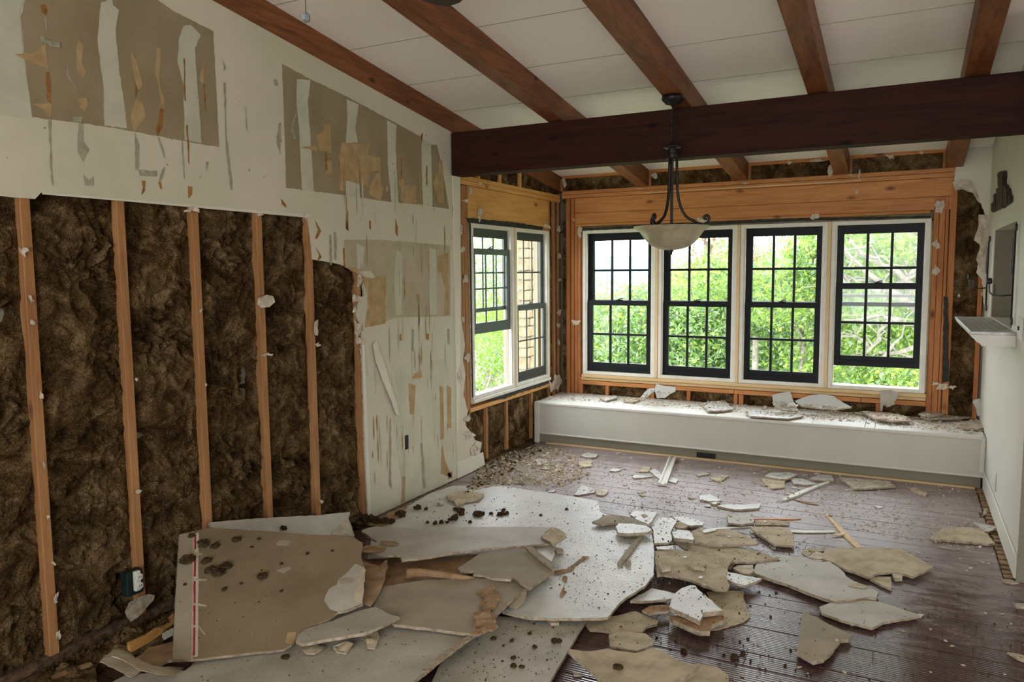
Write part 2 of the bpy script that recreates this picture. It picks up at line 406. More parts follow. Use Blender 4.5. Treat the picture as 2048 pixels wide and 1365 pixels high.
# ---- ceiling: boards between the rafters
def slope_box(mb, x0, x1, y0, y1, o0, o1):
    return mb.add([(x, y_, rz(y_, o)) for x in (x0, x1) for y_ in (y0, y1) for o in (o0, o1)],
                  [(0, 1, 3, 2), (4, 6, 7, 5), (0, 4, 5, 1), (2, 3, 7, 6), (0, 2, 6, 4), (1, 5, 7, 3)])
ceiling = slope_box(MB(), -3.3, 4.6, -2.6, 7.15, .176, .26).build('ceiling', M['ceil'], kind='structure')
RX = [(-3.166, -3.048), (-2.265, -2.152), (-1.378, -1.254), (-.560, -.443), (.248, .368), (1.12, 1.24), (2.0, 2.12)]
yj = [7.0, 6.15, 5.54, 4.925, 4.365, 3.755, 3.14, 2.53, 1.92, 1.31, .7, .09, -.6]
for i in range(len(RX)):
    x0 = RX[i][1] - .02; x1 = (RX[i + 1][0] + .02) if i + 1 < len(RX) else 4.5
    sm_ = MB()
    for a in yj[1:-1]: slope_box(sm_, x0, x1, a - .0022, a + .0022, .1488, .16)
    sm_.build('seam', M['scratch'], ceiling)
    for a, b_ in zip(yj[1:], yj[:-1]):
        d = PR.uniform(0, .0015)
        slope_box(MB(), x0, x1, a + .001, b_ - .001, .150 + d, .176).build('panel', M['ceil'], ceiling)

# ---- left wall
wl = MB()
for z0, z1, y0, y1 in ((-.1, .56, -2.6, 7.1), (1.975, 3.75, -2.6, 7.1), (.56, 1.99, -2.6, 5.195), (.56, 1.99, 6.645, 7.1)):
    wl.box(-3.21, -3.168, y0, y1, z0, z1)
wall_left = wl.build('wall_left', M['olive'], kind='structure')
def Lp(crop, pts, x=XL): return [on_plane(u, v, (x, 0, 0), V((1, 0, 0))) for u, v in px(crop, pts)]
def Bp(crop, pts, y=YB): return [on_plane(u, v, (0, y, 0), V((0, -1, 0))) for u, v in px(crop, pts)]
def Rp(crop, pts, x=XR): return [on_plane(u, v, (x, 0, 0), V((-1, 0, 0))) for u, v in px(crop, pts)]
NX, NY = V((1, 0, 0)), V((0, -1, 0))
edge = Lp('P', [(735, 1041), (729, 900), (725, 760), (723, 700), (722, 655), (712, 630), (716, 606), (728, 590), (724, 562), (716, 548), (700, 536), (676, 528), (640, 522), (624, 519), (620, 470), (614, 434), (520, 424), (390, 412), (240, 400), (82, 386), (70, 398), (0, 392), (-160, 380)])
edge += [V((XL, .6, 1.9)), V((XL, .6, 0)), V((XL, -2.5, 0)), V((XL, -2.5, rz(-2.5, .01))), V((XL, 5.02, rz(5.02, .01)))]
edge += Lp('P', [(919, 352), (920, 395), (916, 430), (921, 470), (918, 520), (923, 560), (919, 600), (923, 640), (930, 690), (926, 720), (931, 750), (927, 790), (936, 822), (930, 850), (944, 868), (950, 880), (964, 886), (960, 905), (970, 930)])
sheet('drywall', [p - NX * .0127 for p in edge], NX, .0127, [M['paint_green'], M['gyps'], M['tan']], wall_left, jag=.002, step=.035)
# beaded vertical trim and skirting at the right end of the drywall
sheet('corner_bead', Lp('P', [(904, 350), (919, 350), (921, 600), (917, 850), (912, 880), (914, 955), (917, 958), (914, 964), (909, 600)]), NX, .006, M['paint'], wall_left, jag=0)
sheet('skirting_board', Lp('P', [(914, 925), (965, 905), (968, 930), (914, 960)]), NX, .008, M['paint'], wall_left, jag=.001)
sheet('edge_strip', Lp('P', [(620, 430), (240, 398), (84, 385), (84, 389), (240, 402), (616, 436)]), NX, .004, M['paint'], wall_left, jag=0)
sheet('edge_strip', Lp('P', [(736, 1040), (724, 690), (728, 690), (742, 1038)]), NX, .004, M['white'], wall_left, jag=0)
# studs
def stud_y(y0, y1, z0, z1, x=-3.062, d=.09, m='pine_z', bow=0): 
    return MB().box(x - d, x + U(-.003, .002), y0, y1, z0, z1, .002).build('stud', M[m], wall_left)
SY = [1.375, 1.778, 2.186, 2.58, 2.99, 3.37, 3.80]
for yc in SY[:5]: stud_y(yc - .02, yc + .02, 0.04, 1.95)
stud_y(3.37 - .02, 3.37 + .02, 0.04, 1.95); stud_y(3.782, 3.822, 0.04, 1.9)
for yc in (4.16, 4.58): stud_y(yc - .02, yc + .02, .04, rz(yc), x=-3.08)
stud_y(.92, .96, .04, 1.95)
MB().box(-3.16, -3.065, .6, 5.2, 0, .042, .002).build('bottom_plate', M['dirt'], wall_left)
for (y0, y1, z0, z1, m_) in ((5.025, 5.062, .04, 2.27, 'pine_z'), (5.066, 5.10, .04, 2.27, 'pine_z'), (5.105, 5.16, .5, 2.27, 'pine_z'), (5.41, 5.445, .04, .47, 'pine_z'), (5.77, 5.81, .04, .47, 'pine_z'), (6.27, 6.30, .04, .47, 'pine_z'),
                         (6.67, 6.705, .04, 2.27, 'pine_z'), (6.79, 6.83, .04, 2.3, 'pine_z'), (6.90, 6.925, .04, 2.3, 'pine_z'),
                         (5.695, 5.73, 2.347, rz(5.71, .01), 'pine_y'), (6.07, 6.105, 2.347, rz(6.09, .01), 'pine_y'), (5.33, 5.365, 2.347, rz(5.35, .01), 'pine_y')):
    stud_y(y0, y1, z0, z1, m=m_)
MB().box(-3.16, -3.058, 5.165, 6.665, 2.035, 2.272, .002).build('header_board', M['pine_y'], wall_left)
MB().box(-3.16, -3.052, 5.0, 6.93, 2.275, 2.309, .002).build('top_plate', M['pine_y'], wall_left)
MB().box(-3.16, -3.054, 5.0, 6.93, 2.311, 2.346, .002).build('top_plate', M['pine_y'], wall_left)
MB().box(-3.16, -3.060, 5.16, 6.67, .475, .51, .002).build('rough_sill', M['pine_y'], wall_left)
sheet('building_felt', Lp('K', [(90, 1285), (620, 1130), (625, 1175), (560, 1205), (430, 1240), (300, 1290), (95, 1310)], -3.058), NX, .006, M['tar'], wall_left, jag=.004)
sheet('building_felt', Lp('K', [(45, 20), (200, 35), (400, 55), (580, 85), (575, 115), (370, 90), (180, 68), (60, 60)], -3.058), NX, .006, M['tar'], wall_left, jag=.004)
sheet('building_felt', Lp('K', [(62, 60), (78, 62), (100, 1280), (84, 1280)], -3.056), NX, .006, M['tar'], wall_left, jag=.003)

# rock wool between the studs
def batt(parent, axis, a0, a1, z0, z1, face, step=.0062, amp=.036, ztop=None):
    """Lumpy rock wool slab in the plane x=face (axis 0) or y=face (axis 1)."""
    na = max(3, int((a1 - a0) / step)); nz = max(3, int((z1 - z0) / step)); s = V((a0 * 3.1, z0, axis * 9))
    vs = []; sg = 1 if axis == 0 else -1
    for j in range(nz + 1):
        for i in range(na + 1):
            a = a0 + (a1 - a0) * i / na; z = z0 + (z1 - z0) * j / nz
            if ztop: z = z0 + (ztop(a) - z0) * j / nz
            q = V((a, z, 0))
            wq = q + V((noise.noise(q * 6 + s), noise.noise(q * 6 - s), 0)) * .06
            d = noise.fractal(q * 5 + s, .9, 2.1, 3) * .6 - abs(noise.noise(wq * 11 + s)) * 1.3 + .3
            rough_ = max(0, noise.noise(q * 3.3 + s * 2) + .35)
            d += (noise.turbulence(wq * 30 + s, 3, False) - .5) * 1.5 * rough_
            hole = noise.noise(wq * 5.2 + s * 3)
            if hole > .2: d -= (hole - .2) * 4.5
            e = min(i, na - i) * step
            edge_ = min(1, e / .035); d = d * amp * (.15 + .85 * edge_) - (1 - edge_) * .01
            d = min(d, .006 + .016 * edge_)
            vs.append((face + sg * d, a, z) if axis == 0 else (a, face + sg * d, z))
    fs = []
    for j in range(nz):
        for i in range(na):
            k = j * (na + 1) + i; q = (k, k + 1, k + na + 2, k + na + 1)
            fs.append(q if axis == 0 else q[::-1]) if axis == 0 else fs.append((k, k + na + 1, k + na + 2, k + 1)[::-1])
    mb = MB().add(vs, fs)
    return mb.build('insulation_batt', M['ins'], parent)
bays = [.94] + SY
for a, b_ in zip(bays[:-1], bays[1:]):
    batt(wall_left, 0, a + .02, b_ - .02, .02, 1.96 if b_ < 3.4 else 1.7, XL - .03)
for y0, y1, z0, z1, tp in ((5.10, 5.41, .02, .475, None), (5.445, 5.77, .02, .475, None), (5.81, 6.27, .02, .475, None), (6.3, 6.67, .02, .475, None),
                           (6.705, 6.79, .02, 2.28, None), (6.83, 6.9, .02, 2.28, None), (5.0, 5.33, 2.346, 2.6, 1), (5.365, 5.695, 2.346, 2.6, 1), (5.73, 6.07, 2.346, 2.5, 1), (6.105, 6.9, 2.346, 2.4, 1)):
    batt(wall_left, 0, y0, y1, z0, z1, XL - .02, amp=.02, ztop=(lambda a: rz(a, .0)) if tp else None)

# ---- back wall
wb = MB()
for x0, x1, z0, z1 in ((-3.21, .72, -.1, .56), (-3.21, .72, 1.985, 2.75), (-3.21, -2.805, .56, 2.0), (.16, .72, .56, 2.0)):
    wb.box(x0, x1, 7.09, 7.15, z0, z1)
wall_back = wb.build('wall_back', M['olive'], kind='structure')
def bb(name, x0, x1, z0, z1, m_, y=YB, d=.09):
    return MB().box(x0, x1, y + U(-.002, .002), y + d, z0, z1, .002).build(name, M[m_], wall_back)
bb('header_board', -2.90, .30, 2.165, 2.308, 'pine_x'); bb('header_board', -2.90, .30, 2.06, 2.163, 'pine_x', YB + .002)
bb('header_board', -2.90, .155, 2.035, 2.058, 'pine_x', YB - .001)
bb('top_plate', -3.03, .33, 2.311, 2.345, 'pine_x', YB - .006); bb('top_plate', -3.03, .33, 2.348, 2.382, 'pine_x', YB - .002)
bb('nailer', -3.03, .30, 2.505, 2.545, 'pine_x', YB - .002)
MB().box(-2.2, -.35, YB - .012, YB - .006, 2.318, 2.326).build('wooden_strip', M['pale_pine_x'], wall_back)
for x0 in (-2.90, -2.868): bb('stud', x0, x0 + .03, .385, 2.033, 'pine_zb')
bb('stud', -2.99, -2.95, .385, 2.308, 'pine_zb'); bb('stud', -2.935, -2.905, .385, 2.308, 'pine_zb', YB - .003)
bb('stud', -2.945, -2.938, .385, 2.308, 'pine_zb', YB + .01)
for x0, x1 in ((.182, .218), (.222, .262), (.266, .286), (.295, .338)): bb('stud', x0, x1, .385, 2.163 if x0 < .29 else 2.31, 'pine_zb')
bb('stud', .505, .535, .385, 2.0, 'pine_zb', YB - .01)
bb('header_board', .19, .30, 2.165, 2.308, 'pine_x', YB - .004)
for x0, x1 in ((-2.85, -2.815), (-2.575, -2.54), (-2.16, -2.125), (-2.12, -2.085), (-1.775, -1.74), (-1.345, -1.31), (-1.30, -1.26), (-.505, -.47), (-.185, -.15)):
    bb('cripple_stud', x0, x1, .385, .478, 'pine_zb')
bb('rough_sill', -2.85, -1.345, .48, .518, 'pine_x'); bb('rough_sill', -1.34, -.30, .48, .518, 'pine_x', YB - .004); bb('rough_sill', -.298, .18, .48, .518, 'pine_x')
bb('shim', -2.84, .18, .522, .548, 'pale_pine_x', YB + .01)
for i in range(len(RX) - 2):
    x0, x1 = RX[i][1] + .02, RX[i + 1][0] - .02
    batt(wall_back, 1, x0, x1, 2.383, 2.506, YB + .012, amp=.014)
    bb('block', x0 - .022, x0 - .0, 2.383, 2.505, 'pine_z', YB); bb('block', x1, x1 + .02, 2.383, 2.505, 'pine_z', YB)
batt(wall_back, 1, -2.85, .2, .385, .48, YB + .02, amp=.016); batt(wall_back, 1, .338, .52, .385, 2.33, YB + .02, amp=.016)
batt(wall_back, 1, -3.04, -2.99, .385, 2.31, YB + .02, amp=.01); batt(wall_back, 1, -2.95, -2.935, .385, 2.31, YB + .02, amp=.01)
sheet('building_felt', Bp('W', [(768, 535), (795, 545), (803, 1065), (760, 1070)], YB - .004), NY, .003, M['tar'], wall_back, jag=.003)
sheet('building_felt', Bp('P', [(1165, 457), (1500, 440), (1610, 436), (1860, 432), (1862, 436), (1600, 442), (1165, 462)], YB - .004), NY, .004, M['tar'], wall_back, jag=.003)
# ragged white drywall left on the right of the back wall
sheet('drywall', Bp('P', [(1915, 200), (1990, 200), (1982, 430), (1982, 690), (1972, 690), (1968, 610), (1964, 560), (1952, 545), (1962, 500), (1972, 440), (1968, 425), (1958, 400), (1946, 376), (1928, 362), (1908, 362), (1912, 330)], YB - .002), NY, .0127, [M['paint'], M['gyps']], wall_back, jag=.004, step=.02)
sheet('torn_paper', Bp('S', [(75, 140), (95, 120), (190, 130), (225, 190), (250, 270), (235, 262), (200, 205), (140, 182), (95, 190)], YB - .018), NY, .004, M['crumple'], wall_back, crumple=.012, cfreq=30, grid=.02)
sheet('torn_paper', Bp('S', [(240, 340), (295, 340), (290, 450), (285, 560), (280, 700), (255, 700), (225, 620), (250, 530), (210, 500), (235, 430)], YB - .018), NY, .004, M['crumple'], wall_back, crumple=.012, cfreq=26, grid=.02)
sheet('crown_moulding', Bp('R', [(1810, 620), (1915, 618), (1915, 636), (1810, 640)], YB - .02), NY, .02, M['white'], wall_back, jag=0)

# ---- right wall with a pass-through opening
wr = MB(); D = .15
OY0, OY1, OZ0, OZ1 = 5.20, 6.46, 1.245, 1.865
for y0, y1, z0, z1 in ((4.50, OY0, 0, rz(4.5, .2)), (OY1, 7.1, 0, rz(6.46, .2)), (OY0, OY1, 0, OZ0), (OY0, OY1, OZ1, rz(5.2, .2))):
    wr.box(XR, XR + D, y0, y1, z0, z1)
wall_right = wr.build('wall_right', M['rwall'], kind='structure')
MB().box(XR - .0, XR + D + .004, 4.488, 4.4985, 0, 3.0).build('end_panel', M['olive'], wall_right)
MB().box(XR + .006, XR + D - .002, OY1 - .012, OY1, OZ0, OZ1).build('jamb', M['olive'], wall_right)
MB().box(XR - .012, XR, 4.50, 6.29, .012, .14, .003).build('baseboard_right', M['rwall'], kind='structure')
# kitchen side wall seen dark through the opening
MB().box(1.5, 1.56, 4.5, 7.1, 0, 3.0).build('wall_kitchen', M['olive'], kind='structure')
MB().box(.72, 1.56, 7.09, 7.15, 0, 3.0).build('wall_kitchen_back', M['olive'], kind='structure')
# rest of the open plan room behind the camera
rr_ = MB()
rr_.box(-3.25, -1.6, -2.6, -2.54, 0, 3.8).box(1.6, 4.6, -2.6, -2.54, 0, 3.8).box(-1.6, 1.6, -2.6, -2.54, 2.3, 3.9).box(-1.6, 1.6, -2.6, -2.54, -.1, .5)  # unseen opening in the middle, put in and sized for fill light
rr_.build('wall_rear', M['paint'], kind='structure')
rr_ = MB(); rr_.box(4.54, 4.6, -2.6, 1.8, 0, 3.8).box(4.54, 4.6, 2.7, 7.1, 0, 3.2).box(4.54, 4.6, 1.8, 2.7, 2.0, 3.6).box(4.54, 4.6, 1.8, 2.7, -.1, .8)  # unseen side opening added, kept small to limit fill on the left wall
rr_.build('wall_far_right', M['paint'], kind='structure')
MB().box(1.5, 4.6, 4.4, 4.46, 0, 3.1).build('wall_kitchen_front', M['paint'], kind='structure')

# ---- windows
def sash(parent, axis, face, a0, a1, z0, z1, m_, st=.058, bot=.06, top=.045, d=.035, mun=.021, cols=3, rows=2):
    """One sash: stiles and rails, muntins and six panes. axis 1: in a wall of constant y; axis 0: constant x."""
    def bx(mb, p0, p1, q0, q1, f0, f1, c=.003):
        if axis == 1: mb.box(p0, p1, face + f0, face + f1, q0, q1, c)
        else: mb.box(face - f1, face - f0, p0, p1, q0, q1, c)
        return mb
    mb = MB(); bx(mb, a0, a0 + st, z0, z1, 0, d); bx(mb, a1 - st, a1, z0, z1, 0, d); bx(mb, a0 + st - .004, a1 - st + .004, z0, z0 + bot, .001, d - .001); bx(mb, a0 + st - .004, a1 - st + .004, z1 - top, z1, .001, d - .001)
    bx(mb, a0 + st - .003, a1 - st + .003, z0 + bot * .45, z0 + bot * .55, -.004, 0, .001)
    s = mb.build('sash', m_, parent)
    i0, i1, j0, j1 = a0 + st, a1 - st, z0 + bot, z1 - top
    for k in range(1, cols):
        c = i0 + (i1 - i0) * k / cols; bx(MB(), c - mun / 2, c + mun / 2, j0, j1, .004, d - .006, .004).build('muntin', m_, s)
    for k in range(1, rows):
        c = j0 + (j1 - j0) * k / rows; bx(MB(), i0, i1, c - mun / 2, c + mun / 2, .005, d - .007, .004).build('muntin', m_, s)
    for a in range(cols):
        for r_ in range(rows):
            p0 = i0 + (i1 - i0) * a / cols + (mun / 2 if a else 0); p1 = i0 + (i1 - i0) * (a + 1) / cols - (mun / 2 if a < cols - 1 else 0)
            q0 = j0 + (j1 - j0) * r_ / rows + (mun / 2 if r_ else 0); q1 = j0 + (j1 - j0) * (r_ + 1) / rows - (mun / 2 if r_ < rows - 1 else 0)
            bx(MB(), p0 - .002, p1 + .002, q0 - .002, q1 + .002, d * .45, d * .45 + .003, 0).build('pane', M['glass'], s)
    return s
def lock(parent, axis, face, c, z, m_):
    mb = MB()
    if axis == 1: mb.box(c - .03, c + .03, face + .002, face + .028, z, z + .008, .002).tube([(c - .012, face + .015, z + .008), (c + .005, face + .012, z + .016), (c + .03, face + .006, z + .018)], .005, 6)
    else: mb.box(face - .028, face - .002, c - .03, c + .03, z, z + .008, .002).tube([(face - .015, c - .012, z + .008), (face - .01, c, z + .016), (face - .006, c + .03, z + .018)], .005, 6)
    mb.build('sash_lock', m_, parent)
def unit(n, axis, face, a0, a1, z0, z1, zm, raised, m_, sashz=None):
    w_ = empty('window_%d' % n, ((a0 + a1) / 2 if axis == 1 else face, face if axis == 1 else (a0 + a1) / 2, z0), kind='structure')
    J = .032; j = MB(); dd = .11 if axis == 1 else .07; o1, o2 = (.02, .062) if axis == 1 else (.012, .04)
    def bx(mb, p0, p1, q0, q1, f0, f1, c=.002):
        if axis == 1: mb.box(p0, p1, face + f0, face + f1, q0, q1, c)
        else: mb.box(face - f1, face - f0, p0, p1, q0, q1, c)
    bx(j, a0, a0 + J, z0, z1, -.008, dd); bx(j, a1 - J, a1, z0, z1, -.008, dd); bx(j, a0 + J - .002, a1 - J + .002, z1 - J, z1, -.007, dd); bx(j, a0 + J - .002, a1 - J + .002, z0, z0 + J, -.007, dd)
    bx(j, a0 + J - .002, a0 + J + .012, z0 + J, z1 - J, .0, .016); bx(j, a1 - J - .012, a1 - J + .002, z0 + J, z1 - J, .0, .016)
    j.build('jamb_frame', M['offw'], w_)
    tk = MB(); bx(tk, a0 + J - .001, a0 + J + .004, z0 + J, z1 - J, dd * .55, dd, 0); bx(tk, a1 - J - .004, a1 - J + .001, z0 + J, z1 - J, dd * .55, dd, 0); tk.build('jamb_track', M['grn'] if axis == 1 else M['olive'], w_)
    b0, b1 = a0 + J + .004, a1 - J - .004; zz0, zz1 = z0 + J, z1 - J
    sash(w_, axis, face + (o2 if axis == 1 else -o2), b0, b1, zm - .03, zz1, m_, bot=.034, top=.072, d=.035 if axis == 1 else .024, mun=.021 if axis == 1 else .014)
    hgt = zm - zz0
    ls = sash(w_, axis, face + (o1 if axis == 1 else -o1), b0 - .003, b1 + .003, zz0 + raised, zz0 + raised + hgt, m_, bot=.088, top=.05, st=.06, d=.035 if axis == 1 else .024, mun=.021 if axis == 1 else .014)
    lock(ls, axis, face + (o1 if axis == 1 else -o1), (a0 + a1) / 2, zz0 + raised + hgt, m_)
    return w_
xs_ = [-2.812, -2.066, -1.322, -.578, .168]
n = 1
for i in range(4):
    unit(n, 1, YB, xs_[i] + (.0 if i == 0 else .014), xs_[i + 1] - (.014 if i < 3 else 0), .585, 1.995, 1.315, .165 if i == 3 else 0, M['black']); n += 1
for i in (1, 2, 3): MB().box(xs_[i] - .013, xs_[i] + .013, YB - .012, YB + .1, .585, 1.995, .003).build('trim_%d' % i, M['pale_pine'], kind='structure')
MB().box(-2.82, .18, YB - .018, YB + .12, .553, .584, .004).build('trim_4', M['pale_pine_x'], kind='structure')
unit(5, 0, -3.055, 5.185, 5.915, .575, 1.985, 1.30, .49, M['grn']); unit(6, 0, -3.055, 5.945, 6.655, .575, 1.985, 1.30, 0, M['grn'])
MB().box(-3.16, -3.045, 5.917, 5.943, .575, 1.985, .003).build('trim_5', M['pale_pine'], kind='structure')
MB().box(-3.16, -3.035, 5.18, 6.665, .545, .574, .004).build('trim_6', M['offw'], kind='structure')
# storm-screen bar behind the raised sash of window 4, dark shutters' edge left of window 6
MB().box(-.53, .12, 7.05, 7.07, 1.36, 1.385).build('storm_rail', M['offw'], None, label='thin white storm-window rail outside the raised right-hand window sash', cat='rail')

# ================================================================== BEAMS
def rafter(x0, x1, lab):
    b = MB(); slope_box(b, x0, x1, -2.5, 7.0, 0, .152); o = b.build('rafter', M['rafter'], None, label=lab, cat='ceiling beam')
    bv = o.modifiers.new('bevel', 'BEVEL'); bv.width = .004; bv.segments = 2
    return o
labs = ['brown sloping rafter running along the top of the stripped left wall', 'brown sloping rafter second from the left wall, pale scuffed underside', 'brown sloping rafter that carries the hanging bowl lamp',
        'brown sloping rafter between the lamp rafter and the right-most rafter', 'brown sloping rafter nearest the white right wall']
for i in range(5): rafter(*RX[i], labs[i])
bm_ = MB().box(-3.046, 1.35, 4.90, 5.045, 2.322, 2.636)
bo = bm_.build('crossbeam', M['beam'], None, label='thick near-black crossbeam spanning the room under the rafters', cat='beam')
bv = bo.modifiers.new('bevel', 'BEVEL'); bv.width = .006; bv.segments = 2
MB().box(.60, .645, 4.88, 4.90, 2.25, 2.36, .003).build('beam_bracket', M['beam'], None, label='small dark wooden bracket under the right end of the crossbeam', cat='bracket')

# ================================================================== WINDOW SEAT
seat = empty('window_seat', (-1.25, 6.6, 0), label='long cream window seat box under the black windows', cat='bench')
MB().box(-3.02, XR - .005, 6.31, 6.35, .085, .372, .004).build('front_panel', M['seat'], seat)
MB().box(-3.03, XR - .003, 6.298, 6.315, .362, .385, .004).build('front_rail', M['white'], seat)
MB().box(-3.02, XR - .005, 6.303, 6.32, .085, .100, .004).build('bottom_bead', M['white'], seat)
MB().box(-3.0, XR - .02, 6.34, 6.37, .0, .084).build('toe_kick', M['olive'], seat)
MB().box(-3.045, -2.995, 6.292, 6.33, 0, .39, .006).build('end_post', M['white'], seat)
MB().box(XR - .03, XR - .002, 6.296, 6.33, .12, .385, .006).build('end_post', M['white'], seat)
xs2 = [-3.04, -2.05, -1.38, -.62, -.24, -.17, XR - .005]
for a, b_ in zip(xs2[:-1], xs2[1:]): MB().box(a + .0015, b_ - .0015, 6.312, 6.93, .370, .386, .002).build('lid_board', M['white'], seat)
MB().box(-2.93, .50, 6.30, 6.325, -.002, .012, .002).build('shoe_moulding', M['pale_pine_x'], None, label='pale unpainted shoe moulding strip along the foot of the window seat', cat='moulding')
MB().box(-1.53, -1.37, 6.336, 6.341, .012, .055).build('floor_vent', M['iron'], seat)

# ================================================================== WALL MARKS (flat finishes on the left drywall)
cnt = [0]
def mark(name, mat, crop, pts, o=.0006, jag=.002):
    cnt[0] += 1
    return sheet(name, Lp(crop, pts), NX, .0004, mat, wall_left, jag=jag, step=.02, off=o + (cnt[0] % 7) * .00003)
Pp = M['paper']
mark('bare_paper_patch', Pp, 'T', [(-50, -10), (900, -10), (1000, 60), (1238, 182), (1255, 500), (1272, 855), (1180, 840), (607, 735), (183, 680), (150, 400), (120, 100), (150, -5)])
mark('bare_paper_patch', Pp, 'T', [(-60, 330), (10, 380), (8, 660), (-60, 640)])
mark('bare_paper_patch', Pp, 'M', [(185, 370), (340, 455), (560, 560), (800, 690), (1000, 800), (1005, 1190), (820, 1175), (520, 1130), (210, 1092), (200, 780)])
mark('bare_paper_patch', Pp, 'M', [(1045, 840), (1085, 840), (1120, 1000), (1155, 1215), (1055, 1200)])
mark('bare_paper_patch', M['paper2'], 'L', [(185, 168), (357, 168), (630, 192), (632, 490), (400, 495), (360, 510), (355, 400), (300, 300), (215, 300), (185, 275)])
mark('thin_skim_patch', M['skim'], 'L', [(385, 700), (520, 680), (645, 660), (660, 1180), (610, 1195), (440, 1270), (400, 1000), (385, 850)])
def mudp(crop, pts): mark('joint_compound_strip', M['mud'], crop, pts, .0012)
mudp('T', [(-60, -10), (150, -10), (115, 60), (125, 240), (160, 500), (185, 690), (10, 665), (-60, 660)])
mudp('T', [(585, 15), (650, -10), (655, 30), (690, 60), (670, 170), (690, 400), (720, 600), (735, 745), (605, 730), (600, 500), (565, 240)])
mudp('T', [(1065, 150), (1105, 145), (1165, 205), (1130, 280), (1145, 500), (1170, 830), (1070, 815), (1065, 500), (1030, 360), (1040, 220)])
mudp('M', [(270, 460), (350, 465), (335, 600), (350, 800), (370, 1115), (300, 1100), (285, 750), (270, 600)])
mudp('M', [(560, 575), (630, 610), (610, 750), (625, 830), (555, 830), (565, 700)])
mudp('M', [(555, 1050), (640, 1060), (640, 1150), (555, 1140)])
mudp('M', [(795, 700), (850, 730), (845, 850), (860, 1180), (820, 1175), (800, 950)])
mudp('M', [(995, 800), (1050, 840), (1060, 1195), (1000, 1190)])
mudp('L', [(235, 180), (270, 200), (262, 290), (240, 290)]); mudp('L', [(405, 210), (430, 230), (425, 480), (400, 485), (395, 300)])
mudp('L', [(540, 200), (570, 210), (575, 480), (545, 485)]); mudp('L', [(395, 720), (440, 700), (450, 1100), (425, 1160), (420, 850)]); mudp('L', [(548, 740), (590, 720), (585, 1040), (570, 1060)])
def tearp(crop, pts, m_='tear'): mark('torn_paper_mark', M[m_], crop, pts, .0019, .003)
for c_, pts in (('T', [(80, 312), (200, 310), (240, 270), (265, 262), (280, 400), (290, 405), (180, 370)]), ('T', [(185, 605), (298, 600), (300, 650), (288, 688), (255, 640)]),
                ('T', [(455, 235), (485, 270), (470, 360), (498, 420), (480, 460), (450, 420), (440, 290)]), ('T', [(452, 575), (500, 570), (510, 610), (490, 645), (460, 625)]),
                ('T', [(765, 290), (810, 420), (825, 500), (800, 525), (785, 480), (755, 320)]), ('T', [(790, 570), (825, 600), (842, 680), (780, 765), (765, 740), (755, 680)]),
                ('T', [(905, 280), (930, 280), (925, 480), (950, 560), (955, 640), (930, 620), (920, 500), (895, 430)]), ('T', [(1175, 355), (1188, 390), (1180, 490), (1155, 465)]),
                ('M', [(425, 725), (465, 722), (472, 888), (400, 875), (380, 790), (425, 765)]), ('M', [(295, 855), (400, 850), (385, 882)]),
                ('M', [(530, 830), (690, 838), (685, 905), (720, 910), (755, 915), (757, 1000), (740, 990), (690, 1000), (686, 1090), (550, 1045), (550, 1110), (520, 1105), (515, 900)]),
                ('M', [(735, 1010), (757, 1000), (760, 1070), (775, 1090), (757, 1170), (690, 1130), (690, 1090)]), ('M', [(440, 935), (475, 940), (475, 1020), (440, 1010)]),
                ('M', [(855, 1050), (890, 1035), (895, 1080), (965, 1075), (962, 1180), (900, 1180), (870, 1160), (875, 1095)]), ('M', [(1095, 935), (1115, 930), (1120, 1000), (1125, 1180), (1095, 1180), (1060, 1060), (1095, 1000)]),
                ('L', [(185, 282), (235, 285), (262, 320), (300, 330), (332, 320), (362, 325), (358, 520), (272, 535), (285, 430), (275, 370), (240, 310)]),
                ('L', [(575, 240), (622, 222), (625, 480), (605, 490), (610, 380), (590, 300), (580, 310)]), ('L', [(485, 395), (505, 400), (495, 460)]),
                ('L', [(480, 730), (510, 715), (512, 745), (470, 755)]), ('L', [(455, 770), (485, 780), (478, 900), (460, 900)]), ('L', [(585, 780), (600, 790), (605, 1000), (590, 1010)]), ('L', [(615, 780), (633, 790), (635, 960), (620, 960)]),
                ('L', [(595, 1020), (610, 1100), (640, 1170), (590, 1150)]), ('L', [(430, 1160), (442, 1165), (440, 1290), (425, 1290)])): tearp(c_, pts)
